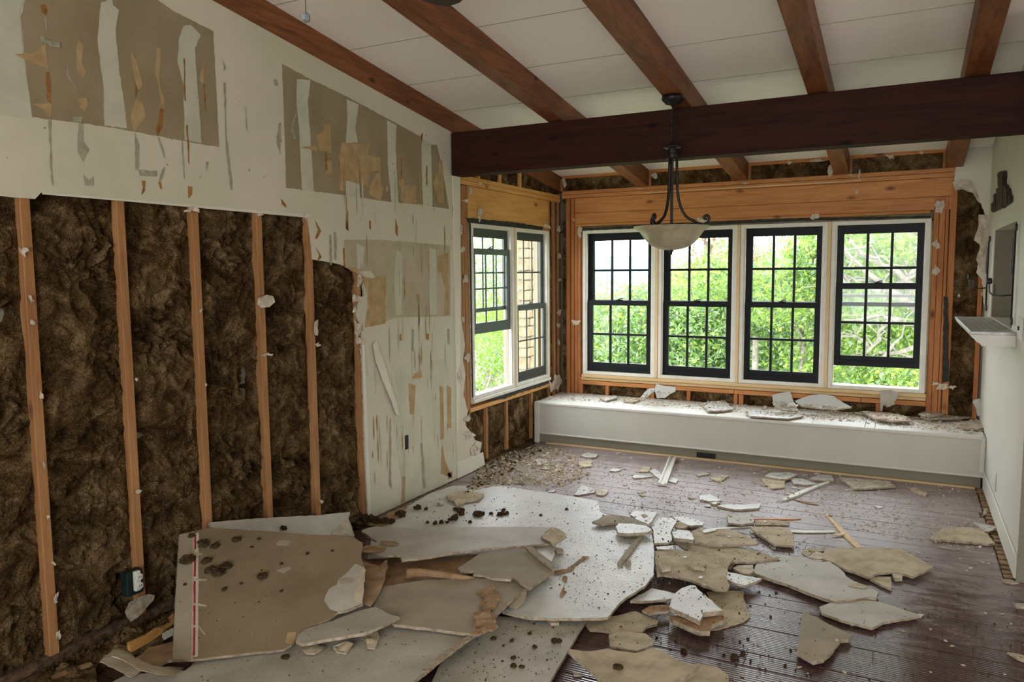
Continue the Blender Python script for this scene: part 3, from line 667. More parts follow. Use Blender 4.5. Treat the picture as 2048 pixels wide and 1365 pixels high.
for c_, pts in (('T', [(232, 30), (260, 25), (275, 70), (265, 92), (240, 70)]), ('T', [(262, 420), (285, 420), (295, 600), (275, 590)]), ('T', [(785, 480), (798, 530), (785, 570), (782, 520)]),
                ('T', [(930, 630), (950, 635), (940, 740), (915, 790), (905, 760)]), ('T', [(1063, 340), (1072, 340), (1078, 590), (1068, 580)]), ('T', [(1080, 730), (1090, 725), (1100, 960), (1092, 940)]),
                ('T', [(820, 1050), (845, 1052), (840, 1110), (820, 1132), (828, 1090)]), ('T', [(918, 1055), (932, 1060), (940, 1100), (928, 1095)]), ('T', [(1090, 1082), (1115, 1085), (1112, 1130), (1092, 1152)]),
                ('T', [(1180, 480), (1190, 500), (1196, 650), (1188, 640)]), ('T', [(1630, 1155), (1660, 1190), (1660, 1208), (1635, 1185)]), ('M', [(434, 885), (444, 885), (448, 990), (438, 990)]),
                ('M', [(558, 1210), (568, 1230), (566, 1340), (556, 1330)]), ('M', [(362, 640), (375, 635), (372, 660)]), ('M', [(150, 800), (172, 770), (168, 800)]), ('M', [(990, 790), (1002, 770), (998, 840)]),
                ('M', [(875, 910), (880, 910), (882, 1050), (876, 1050)]), ('M', [(1022, 960), (1030, 970), (1028, 1080), (1020, 1070)]), ('L', [(62, 85), (88, 130), (70, 165), (62, 160), (75, 125)]),
                ('L', [(192, 40), (200, 45), (202, 130), (192, 120)]), ('L', [(180, 200), (186, 205), (190, 282), (182, 275)]), ('L', [(400, 80), (410, 115), (408, 155), (400, 140)]), ('L', [(530, 560), (542, 565), (540, 590), (528, 585)]),
                ('L', [(418, 565), (426, 565), (426, 592), (418, 590)]), ('L', [(290, 85), (297, 90), (297, 125), (290, 120)]), ('L', [(65, 200), (90, 240), (70, 262), (80, 235)]), ('L', [(618, 1150), (640, 1140), (636, 1165), (622, 1175)])): tearp(c_, pts, 'glue')
for c_, pts in (('T', [(280, 690), (292, 690), (305, 1080), (296, 1060)]), ('T', [(455, 720), (480, 720), (480, 820), (515, 870), (480, 942), (450, 880)]), ('T', [(480, 1015), (515, 1050), (540, 1025), (540, 1080), (495, 1080)]),
                ('T', [(780, 768), (808, 850), (800, 990), (785, 985), (785, 860)]), ('T', [(912, 795), (925, 800), (960, 920), (950, 915)]), ('T', [(955, 965), (950, 1010), (930, 1055), (920, 1050), (940, 990)]),
                ('T', [(1298, 480), (1308, 480), (1315, 800), (1335, 950), (1350, 1108), (1335, 1095), (1310, 850)]), ('T', [(1052, 810), (1058, 810), (1072, 1040), (1066, 1030)]), ('T', [(1290, 345), (1312, 395), (1300, 412)]),
                ('T', [(1590, 455), (1612, 500), (1590, 490)]), ('T', [(1618, 715), (1630, 715), (1625, 900), (1605, 830)]), ('T', [(1425, 600), (1432, 700), (1438, 765), (1426, 740)]), ('T', [(1195, 940), (1212, 942), (1195, 1000)]),
                ('T', [(388, 350), (395, 430), (438, 500), (434, 520), (385, 430)]), ('T', [(258, 95), (265, 95), (270, 175), (262, 170)]), ('T', [(420, 680), (480, 680), (470, 712), (420, 705)]),
                ('M', [(262, 655), (270, 655), (250, 740), (240, 740)]), ('M', [(235, 745), (245, 745), (268, 805), (255, 812)]), ('M', [(150, 460), (165, 495), (140, 500)]),
                ('L', [(122, 145), (132, 150), (132, 275), (124, 270)]), ('L', [(140, 135), (152, 140), (152, 255), (144, 250)]), ('L', [(375, 920), (382, 920), (382, 1210), (374, 1200)]), ('L', [(505, 1020), (515, 1025), (528, 1210), (515, 1215)]),
                ('L', [(620, 540), (628, 545), (628, 610), (620, 600)]), ('L', [(470, 540), (478, 545), (476, 640), (468, 630)]), ('L', [(500, 640), (502, 665), (494, 665)]), ('L', [(548, 640), (556, 700), (550, 800), (546, 700)])): tearp(c_, pts, 'scratch')
MR = random.Random(11)
for i in range(110):       # long thin trowel scars and short nicks
    yy = MR.uniform(3.55, 4.95); z0 = MR.uniform(.1, 2.15); hh = MR.uniform(.04, .28); ww = MR.uniform(.003, .011)
    if yy < 3.85 and z0 < 1.5: continue
    pts = [V((XL, yy, z0)), V((XL, yy + ww, z0 + hh * .3)), V((XL, yy + ww * .6, z0 + hh)), V((XL, yy - ww * .4, z0 + hh * .7))]
    sheet('torn_paper_mark', pts, NX, .0004, M[MR.choice(['tear', 'scratch', 'tear', 'glue', 'mud'])], wall_left, jag=.002, step=.03, off=.0024)
for i in range(70):
    yy = MR.uniform(1.3, 4.9); z0 = MR.uniform(1.98, 2.6); s_ = MR.uniform(.004, .012)
    if z0 > rz(yy) - .03: continue
    pts = [V((XL, yy, z0)), V((XL, yy + s_, z0 + s_ * .5)), V((XL, yy + s_ * .3, z0 + s_ * MR.uniform(.5, 2)))]
    sheet('nick', pts, NX, .0005, M[MR.choice(['scratch', 'paper', 'scratch', 'glue'])], wall_left, jag=0, step=.03, off=.0026)
# wallboard dents
for pts in ([(232, 215), (258, 213), (280, 235), (345, 242), (345, 278), (290, 272), (260, 255), (240, 245)], [(800, 990), (905, 992), (905, 1025), (810, 1020)]):
    sheet('crushed_patch', Lp('T', pts), NX, .004, M['scratch'], wall_left, jag=.002, crumple=.004, cfreq=60, grid=.01, off=.001)
# folded peel of paper hanging low on the drywall
sheet('peeled_paper_strip', Lp('L', [(305, 610), (320, 590), (352, 680), (375, 760), (405, 850), (418, 905), (402, 900), (360, 790), (318, 680)], XL + .012), NX, .0015, M['paint'], wall_left, crumple=.006, cfreq=16, grid=.02)
MB().box(XL - .01, XL + .004, 4.245, 4.285, .37, .47).build('outlet_hole', M['iron'], wall_left)
# outlet hanging at the hollow stud, seen low on the left
ob = empty('outlet_box', on_plane(272, 1170, (-3.03, 0, 0), NX), wall_left)
oc = on_plane(270, 1168, (-3.02, 0, 0), NX)
MB().box(oc.x - .05, oc.x - .005, oc.y - .035, oc.y + .045, oc.z - .055, oc.z + .055, .003).build('box', M['darkbox'], ob)
fp = on_plane(277, 1163, (-3.0, 0, 0), NX)
r_ = MB(); r_.lathe([(0, -.006), (.016, -.006), (.0165, .004), (.014, .006), (0, .006)], (0, 0, 0), 16)
for dz in (-.02, .02):
    q = MB(); q.v = [(fp.x + .006 + v_[2], fp.y + v_[0], fp.z + dz + v_[1]) for v_ in r_.v]; q.f = [list(f_) for f_ in r_.f]; q.m = list(r_.m); q.build('receptacle', M['plastic'], ob)
MB().box(fp.x - .02, fp.x, fp.y - .014, fp.y + .014, fp.z - .045, fp.z + .045, .003).build('yoke', M['plastic'], ob)
for dz in (-.02, .02):
    for dy in (-.005, .005): MB().box(fp.x + .0115, fp.x + .013, fp.y + dy - .001, fp.y + dy + .001, fp.z + dz - .002, fp.z + dz + .006).build('slot', M['iron'], ob)
sheet('torn_paper', Lp('I', [(365, 640), (400, 545), (510, 480), (600, 455), (660, 470), (655, 520), (540, 640), (420, 740), (380, 700)], XL + .02), NX, .003, M['gyps'], wall_left, crumple=.008, cfreq=14, grid=.02)
sheet('torn_paper', Lp('G', [(1355, 570), (1395, 550), (1430, 560), (1440, 590), (1410, 615), (1370, 620), (1350, 600)], -3.05), NX, .006, M['crumple'], wall_left, crumple=.004, cfreq=30, grid=.015)
# scraps of white gypsum still nailed to studs
def scrap(parent, plane, u, v, w_, h_, m_='crumple'):
    pts = []
    k = 9
    for i in range(k):
        a = 2 * math.pi * i / k + U(-.3, .3); r0 = U(.3, 1.15); pts.append((u + math.cos(a) * w_ / 2 * r0, v + math.sin(a) * h_ / 2 * r0))
    if plane == 'L': P_, n_ = Lp('P', pts, -3.052), NX
    elif plane == 'B': P_, n_ = Bp('P', pts, YB - .012), NY
    sheet('torn_paper', P_, n_, .004, M[m_], parent, jag=.003, step=.01, crumple=.009, cfreq=35, grid=.012)
for u, v, w_, h_ in ((46, 503, 22, 22), (60, 600, 12, 22), (64, 646, 14, 12), (88, 930, 12, 18), (82, 790, 10, 22), (95, 1035, 10, 10), (108, 1128, 10, 10), (110, 1195, 14, 26), (116, 1270, 10, 24), (276, 983, 16, 10), (383, 418, 40, 18),
                     (520, 427, 16, 14), (534, 709, 26, 10), (632, 660, 12, 50), (634, 690, 16, 12), (612, 434, 16, 14), (642, 1004, 10, 8), (402, 622, 8, 12), (720, 560, 14, 40), (716, 600, 22, 26), (714, 660, 26, 50), (718, 682, 20, 20),
                     (722, 700, 12, 20), (712, 620, 14, 20), (412, 770, 6, 10), (272, 760, 6, 10)): scrap(wall_left, 'L', u, v, w_, h_)
for u, v, w_, h_ in ((924, 500, 14, 14), (929, 560, 16, 22), (935, 715, 16, 24), (926, 640, 10, 20), (922, 460, 8, 30), (959, 425, 16, 36), (930, 402, 22, 8), (936, 838, 18, 30), (1092, 452, 20, 16), (1116, 458, 10, 18), (1118, 512, 8, 16), (1120, 560, 6, 8), (1118, 625, 10, 26), (1118, 650, 8, 16),
                     (1117, 685, 8, 14), (1112, 765, 24, 42), (1105, 775, 26, 30), (940, 380, 8, 24), (958, 368, 10, 10), (940, 870, 26, 20), (950, 900, 30, 34), (920, 750, 14, 40)): scrap(wall_left, 'L', u, v, w_, h_)
for u, v, w_, h_ in ((1159, 468, 14, 36), (1150, 646, 30, 14), (1308, 350, 16, 20), (1405, 441, 26, 16), (1128, 364, 10, 30), (1580, 326, 14, 10), (1635, 322, 40, 8), (1662, 340, 12, 40), (1630, 434, 32, 16), (1714, 384, 8, 14), (1783, 314, 26, 18), (1842, 305, 10, 8),
                     (1877, 412, 24, 40), (1873, 488, 20, 28), (1871, 545, 18, 28), (1885, 772, 40, 16), (1870, 768, 20, 12), (1918, 592, 6, 14), (1963, 588, 8, 14), (1776, 800, 30, 34), (1905, 775, 16, 10), (1700, 350, 16, 8), (1490, 366, 20, 6), (1280, 377, 20, 5), (1148, 440, 6, 6), (1718, 350, 10, 26)): scrap(wall_back, 'B', u, v, w_, h_)

# ================================================================== RIGHT WALL FITTINGS
shelf = empty('wall_ledge', (XR, 5.6, 1.20), label='white moulded ledge with grey-streaked top under the wall opening', cat='shelf')
ys0, ys1 = 4.99, 6.50
x_o = .335
MB().box(x_o, XR + D - .01, ys0, ys1, 1.222, 1.241, .003).build('shelf_top', M['marble'], shelf)
prof = [(x_o + .004, 1.222), (x_o + .012, 1.205), (x_o + .03, 1.195), (x_o + .035, 1.18), (x_o + .055, 1.172), (x_o + .06, 1.158), (XR, 1.158), (XR, 1.222)]
MB().prism([(p[0], p[1]) for p in prof], ys0 + .006, ys1 - .006, 1).build('crown_moulding', M['white'], shelf)
for i in range(6): MB().box(x_o + .015 + i * .036, x_o + .022 + i * .036, ys0 + .03 + U(0, .2), ys1 - U(.1, .5), 1.2405, 1.2415).build('streak', M['scratch'], shelf)
def sconce(y0, zt, zb, lab):
    s = empty('candle_sconce', (XR, y0, zb), label=lab, cat='sconce', group=None)
    xx = XR - .018
    MB().tube([(xx, y0, zt - .03), (xx, y0, (zt + zb) / 2), (xx, y0, zb + .03)], .006, 8).build('bar', M['iron'], s)
    MB().tube([(xx - .006, y0 + .012, zt - .08), (xx - .008, y0 + .010, zt - .2), (xx - .006, y0, (zt + zb) / 2)], .004, 6).build('twisted_rod', M['iron'], s)
    for z_, sg in ((zt, -1), (zb, 1)):
        pts = [(xx + .004, y0 + math.cos(a) * .014, z_ + sg * .022 + sg * -math.sin(a) * .02) for a in [k * math.pi / 6 for k in range(-1, 9)]]
        MB().tube(pts, .006, 6).build('scroll', M['iron'], s)
    zc = zb + .17
    MB().tube([(xx, y0, zc), (xx - .05, y0 - .01, zc - .005), (xx - .095, y0 - .01, zc + .0), (xx - .11, y0 - .01, zc + .015), (xx - .112, y0 - .01, zc + .07)], .0045, 6).build('arm', M['iron'], s)
    MB().lathe([(0, -.004), (.012, -.002), (.015, .01), (.011, .03), (.009, .031), (.011, .008), (0, .002)], (xx - .112, y0 - .01, zc + .065), 14).build('candle_cup', M['iron'], s, smooth=True)
    MB().tube([(xx - .085, y0 - .01, zc + .0), (xx - .088, y0 - .012, zc + .06)], .0045, 6).build('prong', M['iron'], s)
sconce(6.62, 1.83, 1.28, 'far black iron candle sconce near the ragged corner'); sconce(5.10, 1.845, 1.275, 'near black iron candle sconce with forked arm beside the opening')
# carved relief
pts = Rp('S', [(335, 325), (345, 270), (362, 215), (370, 180), (385, 170), (392, 130), (388, 90), (400, 68), (418, 72), (418, 110), (412, 140), (425, 170), (440, 175), (450, 220), (455, 255), (430, 268), (400, 290), (370, 310)])
rel = sheet('wall_carving', [p for p in pts], V((-1, 0, 0)), .014, M['carve'], jag=.002, step=.03, crumple=.004, cfreq=50, grid=.02, label='dark carved wooden relief like a stepped tower on the white right wall', cat='carving')
for x0, x1, t0, b0, th_ in ((337, 352, 268, 322, .02), (354, 367, 214, 314, .024), (368, 384, 178, 308, .02), (386, 416, 76, 298, .026), (417, 430, 160, 284, .022), (431, 444, 186, 274, .026), (445, 456, 226, 264, .02)):
    sheet('relief_column', Rp('S', [(x0, t0 + 4), ((x0 + x1) / 2, t0 - 6), (x1, t0), (x1, b0 - 6), ((x0 + x1) / 2, b0 + 3), (x0, b0)]), V((-1, 0, 0)), th_, M['carve'], rel, jag=.002, step=.02, crumple=.003, cfreq=60, grid=.015)
op = empty('outlet_plate', (XR, 5.62, .18), label='white outlet cover low on the right wall', cat='outlet')
MB().box(XR - .007, XR - .0005, 5.57, 5.66, .18, .30, .003).build('plate', M['plastic'], op)
for z_ in (.215, .262): MB().box(XR - .009, XR - .006, 5.60, 5.63, z_ - .013, z_ + .013, .002).build('receptacle', M['offw'], op)
spl = empty('switch_plate', (XR, 4.7, 1.13), label='small grey switch plate beside the near sconce', cat='switch')
pc = on_plane(2041, 657, (XR, 0, 0), V((-1, 0, 0)))
MB().box(XR - .007, XR - .0005, pc.y - .12, pc.y + .05, pc.z - .06, pc.z + .06, .003).build('plate', M['plastic'], spl)
MB().box(XR - .014, XR - .006, pc.y - .01, pc.y + .01, pc.z - .012, pc.z + .012, .003).build('toggle', M['iron'], spl)

# ================================================================== HANGING LAMP
lx, ly = -1.317, 4.72
lamp = empty('pendant_lamp', (lx, ly, rz(ly)), label='black iron pendant lamp with frosted glass bowl hung from a rafter', cat='lamp')
zt = rz(ly)
MB().lathe([(0, 0.006), (.066, .004), (.068, -.02), (.06, -.03), (.052, -.034), (.046, -.045), (.014, -.052), (.008, -.06), (0, -.06)], (lx, ly, zt), 32).build('canopy', M['iron'], lamp, smooth=True)
zh = 2.362
ch = MB(); z = zt - .058; i = 0
while z > zh + .03:
    pts = [(lx + (math.sin(a) * .008 if i % 2 else 0), ly + (0 if i % 2 else math.sin(a) * .008), z - .017 + math.cos(a) * .017) for a in [k * math.pi / 5 for k in range(11)]]
    ch.tube(pts, .0028, 5, False); z -= .026; i += 1
ch.build('chain', M['iron'], lamp, kind='stuff')
MB().tube([(lx + .012, ly, zt - .06), (lx - .012, ly, zt - .12), (lx + .012, ly, zt - .18), (lx - .008, ly, zt - .24), (lx, ly, zh + .01)], .003, 6).build('cord', M['iron'], lamp)
MB().lathe([(0, .03), (.01, .03), (.012, .012), (.052, .008), (.056, .003), (.05, -.004), (.03, -.012), (.034, -.02), (.034, -.028), (.03, -.034), (.036, -.042), (.034, -.056), (.03, -.062), (.037, -.066), (.034, -.072), (0, -.072)], (lx, ly, zh), 32).build('hub', M['iron'], lamp, smooth=True)
zr = 1.875; RB = .238
def arm(th):
    path = []
    for r0, z0 in ((.028, zh - .06), (.030, zh - .18), (.034, zh - .28), (.05, zh - .36), (.085, zh - .43), (.13, zr + .035), (.17, zr + .012), (.2, zr + .008), (.222, zr + .02), (.232, zr + .045), (.222, zr + .065), (.205, zr + .065), (.198, zr + .05), (.206, zr + .04), (.214, zr + .046)):
        path.append((lx + math.cos(th) * r0, ly + math.sin(th) * r0, z0))
    # smooth it
    P2 = [V(p) for p in path]; out = []
    for a, b_ in zip(P2[:-1], P2[1:]): out += [a, a.lerp(b_, .5)]
    out.append(P2[-1]); sm = [out[0]] + [(out[i - 1] + out[i] * 2 + out[i + 1]) / 4 for i in range(1, len(out) - 1)] + [out[-1]]
    MB().tube(sm, .0085, 8).build('arm', M['iron'], lamp, smooth=True)
for th in (.33, 2.45, 4.48): arm(th)
MB().tube([(lx, ly, zh - .06), (lx, ly, zr - .12)], .009, 8).build('stem', M['iron'], lamp)
prof = [(RB, 0), (RB - .01, -.012), (.2, -.03), (.185, -.05), (.165, -.08), (.13, -.115), (.09, -.135), (.045, -.146), (.012, -.149), (.012, -.144), (.045, -.141), (.088, -.13), (.125, -.111), (.16, -.077), (.18, -.048), (.196, -.026), (RB - .014, -.008), (RB, 0)]
MB().lathe(prof, (lx, ly, zr), 48).build('glass_bowl', M['bowl'], lamp, smooth=True)
MB().lathe([(0, 0), (.014, -.002), (.016, -.008), (.008, -.014), (.009, -.02), (.003, -.032), (0, -.034)], (lx, ly, zr - .147), 16).build('finial', M['iron'], lamp, smooth=True)

# ================================================================== CEILING FAN (one blade tip and the pull chain are in view)
fx, fy = -1.8, 2.0
fan = empty('ceiling_fan', (fx, fy, rz(fy, .15)), label='dark ceiling fan, only a blade tip and crystal pull chain showing', cat='fan')
MB().tube([(fx, fy, rz(fy, .15)), (fx, fy, 2.86)], .014, 10).build('downrod', M['iron'], fan)
MB().lathe([(0, .06), (.04, .06), (.12, .03), (.14, 0), (.14, -.06), (.1, -.09), (.05, -.11), (0, -.11)], (fx, fy, 2.80), 28).build('motor', M['iron'], fan, smooth=True)
tipv = on_plane(912, 8, (0, 0, 2.66), V((0, 0, 1))); th0 = math.atan2(tipv.y - fy, tipv.x - fx); RBl = math.hypot(tipv.y - fy, tipv.x - fx)
for k in range(3):
    th = th0 + k * math.pi * 2 / 3; c_, s_ = math.cos(th), math.sin(th); out = []
    for r0, w_ in ((.16, .045), (.3, .06), (.5, .066), (RBl - .04, .064), (RBl - .012, .05), (RBl, .02)): out.append((r0, w_))
    poly = [(r0, w_) for r0, w_ in out] + [(r0, -w_) for r0, w_ in reversed(out)]
    sheet('blade', [V((fx + c_ * r0 - s_ * w_, fy + s_ * r0 + c_ * w_, 2.66)) for r0, w_ in poly], V((0, 0, 1)), .008, M['carve'], fan, jag=0, step=.2)
cp = on_plane(612, 35, (0, 2.0, 0), V((0, 1, 0)))
MB().tube([(cp.x, cp.y, 2.70), (cp.x, cp.y, cp.z + .016)], .0012, 5).build('pull_chain', M['iron'], fan)
MB().lathe([(0, .016), (.006, .015), (.0135, .008), (.0135, -.010), (.006, -.016), (0, -.017)], (cp.x, cp.y, cp.z), 6).build('crystal', M['crystal'], fan)

# ================================================================== DEBRIS: BIG SHEETS
DW = 'drywall sheet'
lay('drywall_sheet', 'broad pale sheet lying flat in the centre, its front lip curled', DW, 'P',
    [(745, 1062), (800, 1022), (860, 988), (905, 973), (1000, 972), (1090, 984), (1195, 1003), (1200, 1024), (1250, 1042), (1302, 1062), (1308, 1100), (1308, 1150), (1290, 1172), (1262, 1190), (1240, 1206), (1215, 1236), (1150, 1238), (1060, 1237), (1005, 1222), (1040, 1200), (960, 1190), (830, 1150), (735, 1120)],
    .05, jag=.003, crumple=.006, cfreq=3, grid=.08)
lay('drywall_sheet', 'grey-white sheet at the bottom centre with a straight right edge pointing at the viewer', DW, 'P',
    [(960, 1232), (1060, 1236), (1174, 1238), (1140, 1296), (1099, 1365), (1075, 1410), (840, 1410), (880, 1330)], .012, PALE2, th=.014, jag=.001, crumple=.001)
lay('drywall_sheet', 'large grey-white sheet filling the bottom left, under the broken boards', DW, 'P',
    [(250, 1352), (370, 1342), (480, 1250), (620, 1200), (760, 1150), (900, 1135), (1030, 1130), (1108, 1143), (1050, 1180), (1000, 1222), (940, 1274), (880, 1320), (822, 1368), (780, 1420), (200, 1430), (160, 1400)],
    .075, PALE2, th=.016, jag=.003, crumple=.002)
lay('drywall_piece', 'brownish paper-backed slab under the long pale sheet, in the dark gap', DW, 'D', [(60, 560), (330, 545), (640, 540), (860, 520), (900, 620), (700, 680), (420, 700), (200, 760)], .085, [M['brownpaper'], M['gyps'], M['pale']], crumple=.004)
lay('drywall_piece', 'grey slab with a torn brown paper end, in the middle of the pile', DW, 'D',
    [(150, 862), (190, 800), (228, 738), (500, 692), (820, 682), (950, 682), (1080, 692), (1132, 718), (1165, 742), (1105, 790), (1010, 870), (940, 945), (880, 1000), (812, 1060), (780, 1045), (540, 1012), (290, 985), (200, 905)],
    .11, GREY2, crumple=.002, tilt=[((745, 1212), .115), ((1045, 1172), .105), ((940, 1268), .1)])
t_ = DEBRIS and None
lay('torn_paper_flap', 'crinkled brown paper torn back along the end of the grey middle slab', 'paper', 'D', [(830, 772), (945, 732), (992, 800), (965, 860), (925, 905), (945, 950), (975, 1010), (940, 1030), (880, 1035), (820, 1062), (792, 1048), (830, 960), (812, 905), (885, 890), (855, 852), (895, 812)], .124, [M['brownpaper']], th=.003, crumple=.012, cfreq=28, grid=.015, jag=.006, step=.015)
lay('drywall_strip', 'narrow layered edge strip along the right side of the middle slab', DW, 'D', [(1130, 738), (1165, 742), (1060, 830), (940, 950), (820, 1060), (640, 1190), (520, 1290), (470, 1290), (600, 1180), (780, 1060), (930, 925), (1050, 810)], .098, [M['gyps'], M['gyps'], M['gyps']], th=.01, jag=.003, crumple=.002)
lay('drywall_piece', 'grey-backed pointed slab with a broken left tip behind the middle slab', DW, 'D',
    [(710, 615), (770, 575), (850, 522), (1000, 498), (1150, 488), (1250, 565), (1332, 630), (1260, 690), (1182, 745), (1130, 712), (1080, 672), (1060, 690), (940, 680), (880, 660), (810, 655), (840, 632), (730, 637)], .128, GREY2, crumple=.002)
lay('drywall_strip', 'thin dark-edged strip leaning along the right edge of the pointed slab', 'strip', 'D', [(1165, 478), (1195, 472), (1270, 530), (1340, 592), (1330, 612), (1240, 545)], .146, [M['greyback2'], M['gyps'], M['pale']], jag=.001)
lay('drywall_piece', 'small pale triangle tucked under the right end of the long sheet', DW, 'D', [(1195, 470), (1350, 452), (1348, 520), (1328, 575), (1260, 525)], .10, PALE, jag=.003)
lay('drywall_sheet', 'long pale sheet with a feathered brown right end, lying on top of the pile', DW, 'D',
    [(75, 368), (120, 350), (175, 340), (390, 352), (560, 352), (800, 347), (1100, 343), (1335, 345), (1300, 370), (1262, 402), (1300, 425), (1330, 442), (1310, 452), (1100, 470), (900, 487), (700, 510), (520, 540), (340, 560), (330, 532), (200, 525), (60, 505), (180, 440), (120, 400)],
    .15, PALE2, crumple=.003, cfreq=4, tilt=[((735, 1060), .15), ((1100, 1060), .11), ((800, 1118), .15)])
lay('torn_paper_flap', 'brown torn end of the long pale sheet', 'paper', 'D', [(1255, 402), (1290, 380), (1320, 350), (1350, 348), (1375, 362), (1420, 390), (1425, 410), (1385, 440), (1340, 470), (1320, 440), (1280, 425)], .135, TAN, th=.006, crumple=.008, cfreq=22, grid=.02)
lay('torn_paper_flap', 'dark brown peel over the left end of the long pale sheet', 'paper', 'D', [(40, 500), (110, 465), (180, 470), (240, 475), (225, 500), (150, 515), (90, 515)], .168, BRN, th=.003, crumple=.006, cfreq=22, grid=.02)
lay('paper_strip', 'thin curl of brown paper on the left of the long pale sheet', 'paper', 'D', [(200, 436), (300, 438), (322, 450), (300, 460), (215, 455)], .168, BRN, th=.004, crumple=.004, grid=.01)
# rolled brown paper in the gap
q0 = [on_plane(*px('D', [p])[0], (0, 0, .135), V((0, 0, 1))) for p in ((372, 652), (460, 645), (600, 660), (730, 676), (820, 680))]
MB().tube(q0, [.024, .022, .018, .013, .005], 10).build('paper_roll', M['brownpaper'], None, smooth=True, label='roll of torn brown paper lying in the gap behind the middle slab', cat='paper')
# board with the red seam tape, leaning up against the stripped wall
TA = [((345, 1322), .115), ((592, 1292), .105)]
bt = on_plane(362, 1068, (-3.0, 0, 0), NX)
P0 = on_plane(345, 1322, (0, 0, .115), V((0, 0, 1))); P1 = on_plane(592, 1292, (0, 0, .105), V((0, 0, 1)))
nb = (P1 - P0).cross(bt - P0).normalized(); nb = nb if nb.z > 0 else -nb
def board(name, crop, pts, off, th, mats, parent=None, **kw):
    return sheet(name, [on_plane(u, v, P0 + nb * (off + th), nb) - nb * (off + th) for u, v in px(crop, pts)], nb, th, mats, parent, off=off, debris=(parent is None or kw.pop('deb', False)), **kw)
tape_board = empty('taped_drywall_board', P0, label='brown-grey board with a red tape stripe, leaning on the stripped left wall', cat=DW)
board('board', 'C', [(190, 395), (290, 372), (400, 347), (700, 368), (1000, 388), (1200, 400), (1340, 410), (1400, 450), (1390, 530), (1418, 650), (1405, 720), (1402, 850), (1300, 892), (1235, 905), (1180, 950), (1060, 1000), (980, 1045), (958, 1085), (930, 1120), (880, 1150), (600, 1180), (380, 1205), (270, 1215), (145, 1217), (165, 800)], 0, .0127, GREY, tape_board, jag=.002, crumple=0, deb=True)
DEBRIS.append(([on_plane(u, v, P0 + nb * .0127, nb) for u, v in px('C', [(190, 395), (1340, 410), (960, 1085), (145, 1217)])], [[0, 1, 2, 3]]))
board('light_strip', 'C', [(193, 394), (284, 375), (277, 1216), (147, 1217)], .0128, .0012, [M['greyback2']], tape_board, jag=0, label='lighter strip left of the tape')
board('seam_ridge', 'C', [(284, 375), (292, 374), (282, 1228), (272, 1228)], .0128, .004, [M['tan']], tape_board, jag=.001)
board('white_tape', 'C', [(290, 385), (320, 380), (316, 1195), (284, 1200)], .0128, .0016, [M['mud']], tape_board, jag=.001, label='white tape beside the red stripe')
for a, b_ in ((400, 490), (530, 670), (700, 845), (860, 990), (1005, 1190)):
    f0 = lambda y_: 296 - (y_ - 400) * .010
    board('red_tape', 'C', [(f0(a) - 10, a), (f0(a) + 8, a), (f0(b_) + 8, b_), (f0(b_) - 10, b_)], .0145, .0008, [M['red']], tape_board, jag=0, label='red tape stripe')
board('torn_face', 'C', [(1350, 585), (1412, 612), (1414, 700), (1400, 720), (1398, 845), (1300, 888), (1235, 900), (1185, 886), (1145, 830), (1180, 750), (1230, 720), (1240, 690), (1285, 655)], .013, .0015, [M['pale2']], tape_board, jag=.003, crumple=.001, label='patch where the brown paper is torn away')
board('torn_ply', 'C', [(1355, 600), (1420, 625), (1400, 690), (1410, 760), (1385, 850), (1350, 850), (1345, 790), (1370, 740), (1365, 690), (1395, 640)], .0146, .0015, [M['tan']], tape_board, jag=.003, crumple=.003, grid=.02)
board('torn_ply', 'C', [(1240, 685), (1300, 675), (1340, 690), (1330, 712), (1250, 715)], .0146, .0015, [M['greyback2']], tape_board, jag=.002)
board('torn_flap', 'C', [(960, 1035), (905, 1040), (890, 1105), (930, 1115), (955, 1085)], .013, .001, [M['tear']], tape_board, jag=.001)
for pts in ([(830, 450), (860, 430), (925, 435), (910, 465), (835, 465)], [(830, 630), (880, 612), (925, 605), (930, 620), (880, 645)]): board('torn_flap', 'C', pts, .0128, .002, [M['greyback2']], tape_board, jag=.001, crumple=.001)
for p_ in ((310, 850, 375, 862), (315, 990, 365, 1050), (300, 690, 380, 690), (300, 518, 345, 522)):
    board('paper_shred', 'C', [(p_[0], p_[1] - 6), (p_[2], p_[3] - 3), (p_[2] - 5, p_[3] + 6), (p_[0], p_[1] + 8)], .0135, .002, [M['tan']], tape_board, jag=.001, crumple=.002, grid=.01)
# white-faced sheet standing behind it
a0 = on_plane(417, 1048, (-3.03, 0, 0), NX); a1 = on_plane(698, 1027, (-3.02, 0, 0), NX); a2 = on_plane(560, 1150, (0, 0, .07), V((0, 0, 1)))
nn = (a1 - a0).cross(a2 - a0).normalized(); nn = nn if nn.z > 0 else -nn
sheet('drywall_sheet', [on_plane(u, v, a0, nn) for u, v in px('C', [(382, 326), (600, 305), (800, 291), (1100, 275), (1308, 255), (1297, 300), (1315, 340), (1338, 410), (1300, 470), (900, 480), (430, 450)])], nn, .0127, PALE2, None, jag=.002, debris=True,
      label='white-faced sheet propped behind the taped board against the wall', cat=DW)
sheet('torn_paper_flap', [on_plane(u, v, a0 + nn * .014, nn) for u, v in px('C', [(1300, 290), (1300, 335), (1325, 350), (1335, 405), (1190, 400), (1240, 350), (1262, 318)])], nn, .003, [M['crumple']], None, jag=.004, crumple=.008, cfreq=22, grid=.02, debris=True,
      label='pinkish torn corner of the propped white sheet', cat='paper')
lay('drywall_piece', 'pale slab sticking out under the torn right edge of the taped board', DW, 'C', [(960, 1092), (975, 1060), (1020, 1015), (1200, 962), (1330, 912), (1400, 890), (1482, 870), (1520, 890), (1562, 915), (1640, 937), (1580, 970), (1400, 1042), (1200, 1078), (1000, 1110)], .135, PALE2, crumple=.003, jag=.003)
